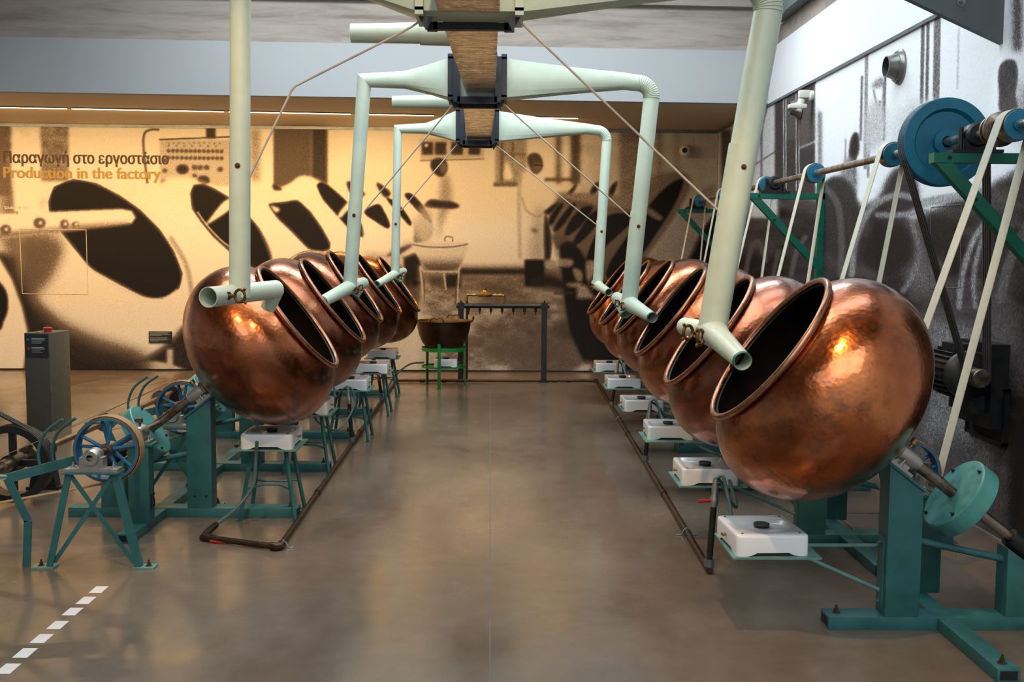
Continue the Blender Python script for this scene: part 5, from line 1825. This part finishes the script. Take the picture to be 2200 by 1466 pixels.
gb = thing('gas_pipe', 'brown gas pipe crossing the floor in front of the back mural', 'pipe', (0, 0, 0), 0, 'floor gas pipes')
MB().tube([P2(-1.235, 13.345), P2(1.16, 13.45)], 0.017, 14).build('pipe_run', 'gaspipe', gb)
for x, y in ((-0.95, 13.357), (-0.68, 13.37), (0.68, 13.43), (0.85, 13.437)):
    MB().tube([P2(x - 0.03, y), P2(x + 0.03, y)], 0.023, 12).build('coupling', 'gaspipe', gb)
MB().tube([P2(-1.27, 13.30), P2(-1.268, 13.335), P2(-1.24, 13.345)], 0.022, 12).build('corner_elbow', 'gaspipe', gl)
MB().tube([P2(1.165, 13.45), P2(1.197, 13.448), P2(1.198, 13.41)], 0.024, 12).build('corner_elbow', 'gaspipe', gr)
for y in (7.2, 9.6):
    x = -1.19 - 0.0108 * (y - 5.84)
    MB().tube([P2(x, y - 0.05), P2(x - 0.001, y + 0.05)], 0.022, 12).build('coupling', 'gaspipe', gl)
    x = 1.076 + 0.01535 * (y - 5.437)
    MB().tube([P2(x, y - 0.04), P2(x, y + 0.04)], 0.022, 12).build('coupling', 'gaspipe', gr)
for (gx_, gy_, par) in ((1.088, 6.2, gr), (1.15, 10.4, gr), (-1.185, 5.9, gl)):
    MB().tube([P2(gx_ - 0.06, gy_, 0.003), P2(gx_ - 0.03, gy_, 0.004), P2(gx_ - 0.018, gy_, 0.03), P2(gx_, gy_, 0.042), P2(gx_ + 0.018, gy_, 0.03), P2(gx_ + 0.03, gy_, 0.004), P2(gx_ + 0.06, gy_, 0.003)], 0.005, 8).build('pipe_clip', 'alu', par)


def riser(p, top, label, side, lever_dir, hoses):
    t = thing('gas_riser', label, 'pipe', (p[0], p[1], 0), 0, 'black gas risers')
    tp = Vector(top) - Vector((p[0], p[1], 0))
    base = Vector((0, 0, 0.042))
    MB().tube([Vector((0, 0, 0.036)), Vector((0, 0, 0.075))], 0.025, 14).build('tee', 'alu', t)
    d = tp - base
    v0 = base + d * 0.68
    MB().tube([Vector((0, 0, 0.06)), v0], 0.0165, 14).build('riser_pipe', 'blacksteel', t)
    MB().tube([v0, v0 + d * 0.05, v0 + d * 0.10, v0 + d * 0.14, v0 + d * 0.20, tp], [0.019, 0.022, 0.022, 0.015, 0.017, 0.013], 12).build('valve', 'silver', t)
    MB().tube([v0 + d * 0.07, v0 + d * 0.07 + Vector(lever_dir) * 0.5, v0 + d * 0.07 + Vector(lever_dir)], [0.009, 0.008, 0.010], 8).build('valve_lever', 'red', t, label='red valve lever')
    for h_ in hoses:
        pts = [tp] + [Vector(q_) - Vector((p[0], p[1], 0)) for q_ in h_]
        MB().tube(spline(pts, 8), 0.009, 10).build('hose', 'rubber', t)
    return t


def rx(y):
    return 1.076 + 0.01535 * (y - 5.437)
def lx(y):
    return -1.19 - 0.0108 * (y - 5.84)
riser((rx(5.46), 5.46), (1.10, 5.46, 0.49), 'black gas riser with a red lever between the two nearest right stoves', 1, (-0.085, -0.02, 0.0),
      [[(1.135, 5.45, 0.50), (1.155, 5.40, 0.40), (1.17, 5.22, 0.25), (1.26, 5.0, 0.31), (1.30, 4.88, 0.385)], [(1.13, 5.48, 0.47), (1.19, 5.50, 0.36), (1.24, 5.60, 0.32), (1.26, 5.88, 0.39)]])
riser((rx(8.25), 8.25), (1.15, 8.25, 0.49), 'black gas riser with a red lever between the third and fourth right stoves', 1, (-0.02, 0.02, -0.08),
      [[(1.19, 8.24, 0.50), (1.24, 8.15, 0.36), (1.30, 7.8, 0.36), (1.29, 7.64, 0.39)], [(1.20, 8.28, 0.46), (1.28, 8.35, 0.36), (1.28, 8.62, 0.39)]])
riser((rx(11.2), 11.2), (1.22, 11.2, 0.49), 'black gas riser between the two farthest right stoves', 1, (-0.02, 0.02, -0.08),
      [[(1.25, 11.18, 0.50), (1.29, 11.0, 0.36), (1.29, 10.40, 0.39)], [(1.26, 11.22, 0.46), (1.29, 11.3, 0.36), (1.29, 11.40, 0.39)]])
riser((lx(9.0), 9.0), (-1.255, 9.0, 0.50), 'black gas riser with a red lever right of the second left pan', -1, (0.005, -0.01, -0.10),
      [[(-1.22, 9.0, 0.47), (-1.20, 8.97, 0.34), (-1.30, 8.75, 0.18), (-1.42, 8.45, 0.30), (-1.40, 8.20, 0.47)], [(-1.30, 9.0, 0.47), (-1.36, 9.05, 0.40), (-1.40, 9.2, 0.47)]])
riser((lx(11.55), 11.55), (-1.29, 11.45, 0.42), 'black gas riser under the fourth left stove', -1, (0.005, -0.01, -0.08),
      [[(-1.33, 11.4, 0.41), (-1.40, 11.2, 0.36), (-1.36, 10.97, 0.46)]])

# ================================================================== back: cauldron on its stand, gas rack
px, py = -0.665, 12.95
ps = thing('cauldron_stand', 'grass green round three-legged stand under the cauldron', 'stand', (px, py, 0))
for z_, h, r, nm in ((0.43, 0.045, 0.262, 'top_ring'), (0.235, 0.018, 0.262, 'lower_ring')):
    MB().lathe([(z_, r), (z_ + h, r), (z_ + h, r - 0.008), (z_, r - 0.008)], (0, 0, 0), (0, 0, 1), 56, close=True).build(nm, 'potgreen', ps)
for a in (-1.72, 0.35, 2.45):
    d = Vector((math.cos(a), math.sin(a), 0))
    MB().bar(d * 0.268, d * 0.268 + Vector((0, 0, 0.53)), 0.036, 0.010, d).build('leg', 'potgreen', ps)
    MB().box((d.x * 0.285 - 0.03, d.y * 0.285 - 0.02, 0), (d.x * 0.285 + 0.03, d.y * 0.285 + 0.02, 0.006)).build('foot', 'potgreen', ps)
    MB().bar(d * 0.262 + Vector((0, 0, 0.44)), d * 0.225 + Vector((0, 0, 0.475)), 0.03, 0.008).build('rest', 'potgreen', ps)
MB().box((-0.20, -0.15, 0.2355), (0.20, 0.15, 0.2415)).build('shelf_plate', 'potgreen', ps)
stove((px + 0.03, py - 0.02, 0.2417), 'white gas stove inside the green stand below the cauldron', 0.0, 1, False, 0.27, 0.26, 0.10)
ca = thing('cauldron', 'dark copper cauldron with looped handles on the green stand', 'cauldron', (px, py, 0.478))
pr_ = [(0.0, 0.001), (0.0, 0.17), (0.012, 0.215), (0.05, 0.252), (0.12, 0.285), (0.20, 0.306), (0.27, 0.318), (0.30, 0.325), (0.304, 0.333), (0.309, 0.333)]
MB().lathe(fine(pr_, 3), (0, 0, 0), (0, 0, 1), 64).build('bowl', 'darkcopper', ca, sharp=60)
MB().lathe(fine([(0.309, 0.331), (0.30, 0.32), (0.20, 0.298), (0.08, 0.255), (0.012, 0.17), (0.012, 0.001)], 3), (0, 0, 0), (0, 0, 1), 64).build('bowl_inside', 'key', ca, sharp=60)
MB().tube([(math.cos(a) * 0.333, math.sin(a) * 0.333, 0.307) for a in [2 * PI * i / 64 for i in range(64)]], 0.006, 8, closed=True).build('rim', 'darkcopper', ca)
for a in (-1.75, 1.30, -0.1):
    d = Vector((math.cos(a), math.sin(a), 0))
    e = Vector((-d.y, d.x, 0))
    z0_ = Vector((0, 0, 0.285))
    pts = [d * 0.322 + e * -0.075 + z0_, d * 0.345 + e * -0.078 + z0_ + Vector((0, 0, 0.04)), d * 0.35 + e * -0.045 + z0_ + Vector((0, 0, 0.075)), d * 0.345 + z0_ + Vector((0, 0, 0.062)),
           d * 0.35 + e * 0.045 + z0_ + Vector((0, 0, 0.075)), d * 0.345 + e * 0.078 + z0_ + Vector((0, 0, 0.04)), d * 0.322 + e * 0.075 + z0_]
    MB().tube(spline(pts, 5), 0.008, 10).build('handle', 'key', ca)
hs = tag(MB().tube(spline([(-0.90, 12.9, 0.29), (-1.05, 12.7, 0.29), (-1.18, 12.3, 0.20), (-1.23, 11.7, 0.09), (-1.25, 11.62, 0.05)], 8), 0.011, 10).build('gas_hose', 'rubber'), 'thin gas hose from the floor pipe to the green cauldron stand', 'hose')

rk = thing('gas_manifold_rack', 'black gas manifold rack with a row of nozzles before the mural', 'rack', (0, 13.40, 0))
for x in (-0.478, 0.545):
    g = MB().box((x - 0.034, -0.02, 0.012), (x + 0.034, 0.02, 0.90)).build('leg', 'blacksteel', rk)
    MB().box((x - 0.06, -0.05, 0.0), (x + 0.06, 0.05, 0.012)).build('foot_plate', 'blacksteel', g)
    MB().box((x - 0.04, -0.03, 0.90), (x + 0.04, 0.03, 0.98)).build('clamp', 'blacksteel', g)
    bolts(g, [(x, 0, 0.98)], (0, 0, 1), 0.012, 0.03, 'blacksteel')
MB().tube([(-0.535, 0, 0.94), (0.605, 0, 0.945)], 0.030, 18).build('rail', 'blacksteel', rk)
for i in range(7):
    x = -0.385 + 0.137 * i
    MB().tube([(x, 0, 0.915), (x, 0, 0.87), (x, 0, 0.868), (x, 0, 0.835)], [0.017, 0.016, 0.007, 0.006], 12).build('nozzle', 'blacksteel', rk)
MB().tube([(-0.405, 0.0, 0.03), (-0.405, 0.0, 1.01)], 0.014, 12).build('feed_pipe', 'gaspipe', rk)
MB().tube(spline([(-0.405, 0, 1.0), (-0.405, 0, 1.06), (-0.375, 0, 1.075), (-0.06, 0, 1.072), (0.03, 0, 1.072), (0.05, 0, 1.055), (0.05, 0, 0.98)], 4), 0.015, 12).build('bridge_pipe', 'brass', rk)
g = MB().lathe([(-0.025, 0.001), (-0.025, 0.085), (-0.005, 0.10), (0.005, 0.10), (0.03, 0.05), (0.05, 0.03), (0.055, 0.026), (0.085, 0.026), (0.085, 0.001)], (-0.19, 0, 1.078), (0, 0, 1), 36).build('regulator', 'brass', rk)
for x in (-0.32, -0.06, 0.0):
    MB().tube([(x - 0.014, 0, 1.073), (x + 0.014, 0, 1.073)], 0.022, 6).build('union_nut', 'brass', rk)

# ================================================================== console, sign, floor tape
cx, cy = -4.06, 9.80
co = thing('control_console', 'dark bronze floor console with a red button left of the machines', 'console', (cx, cy, 0), math.radians(-6))
MB().prism([(-0.115, -0.16, 0.0), (-0.115, 0.20, 0.0), (-0.115, 0.20, 0.875), (-0.115, -0.16, 0.875)], (0.23, 0, 0)).build('body', 'console', co, bevel=0.004)
pl = MB().box((-0.105, -0.166, 0.66), (0.105, -0.160, 0.865)).build('instruction_panel', 'darksign', co, label='near-black instruction panel with small print')
for i, (z_, n) in enumerate(((0.825, 1), (0.812, 1), (0.796, 0), (0.784, 0), (0.745, 1), (0.733, 1), (0.717, 0), (0.705, 0))):
    w_ = [0.13, 0.12, 0.10, 0.09, 0.11, 0.12, 0.08, 0.10][i]
    MB().box((-0.045, -0.1665, z_), (-0.045 + w_, -0.1659, z_ + (0.006 if n else 0.004))).build('text_line', 'signtext', pl)
MB().cyl((-0.075, -0.1668, 0.818), (-0.075, -0.166, 0.818), 0.014, n=20).build('green_dot', 'green', pl)
MB().cyl((-0.075, -0.1668, 0.738), (-0.075, -0.166, 0.738), 0.014, n=20).build('red_dot', 'red', pl)
MB().lathe([(0, 0.034), (0.02, 0.034), (0.02, 0.026), (0.028, 0.026), (0.028, 0.040), (0.040, 0.040), (0.046, 0.03), (0.046, 0.001)], (0.045, -0.05, 0.875), (0, 0, 1), 28).build('red_button', 'red', co)
MB().box((-0.05, -0.09, 0.875), (-0.01, -0.03, 0.882)).build('button_plate', 'silver', co)

a, b = on_back(320, 712), on_back(370, 737)
sg = thing('wall_sign', 'small near-black caption sign low on the back mural', 'sign', (a.x, a.y, b.z), ry)
MB().box((0, -0.012, 0), (b.x - a.x, 0.0, a.z - b.z)).build('plate', 'darksign', sg)
for i in range(9):
    if i == 4:
        continue
    MB().box((0.012, -0.0126, 0.138 - 0.0145 * i), (0.012 + [0.26, 0.24, 0.27, 0.15, 0, 0.23, 0.25, 0.22, 0.12][i], -0.0119, 0.1425 - 0.0145 * i)).build('text_line', 'signtext', sg)

for i in range(8):
    p0 = on_z(*[(212, 1268), (185, 1291), (156, 1315), (124, 1344), (90, 1373), (54, 1404), (17, 1438), (-28, 1478)][i])
    yc = p0.y
    o = MB().add([(-0.030, -0.052, 0), (0.030, -0.052, 0), (0.030, 0.052, 0), (-0.030, 0.052, 0), (-0.030, -0.052, 0.0012), (0.030, -0.052, 0.0012), (0.030, 0.052, 0.0012), (-0.030, 0.052, 0.0012)],
                 [(0, 3, 2, 1), (4, 5, 6, 7), (0, 1, 5, 4), (1, 2, 6, 5), (2, 3, 7, 6), (3, 0, 4, 7)]).build('floor_tape_dash', 'tape')
    o.location = (p0.x, yc, 0.0004)
    o.rotation_euler = (0, 0, 0.0)
    tag(o, 'white floor tape dash, ' + ['farthest of the row, before the bearing stand', 'second from the far end of the row', 'third from the far end of the row', 'fourth from the far end of the row',
        'fifth from the far end of the row', 'sixth from the far end of the row', 'seventh, at the lower left corner of the picture', 'last, just beyond the left edge'][i], 'tape', 'white floor tape dashes')
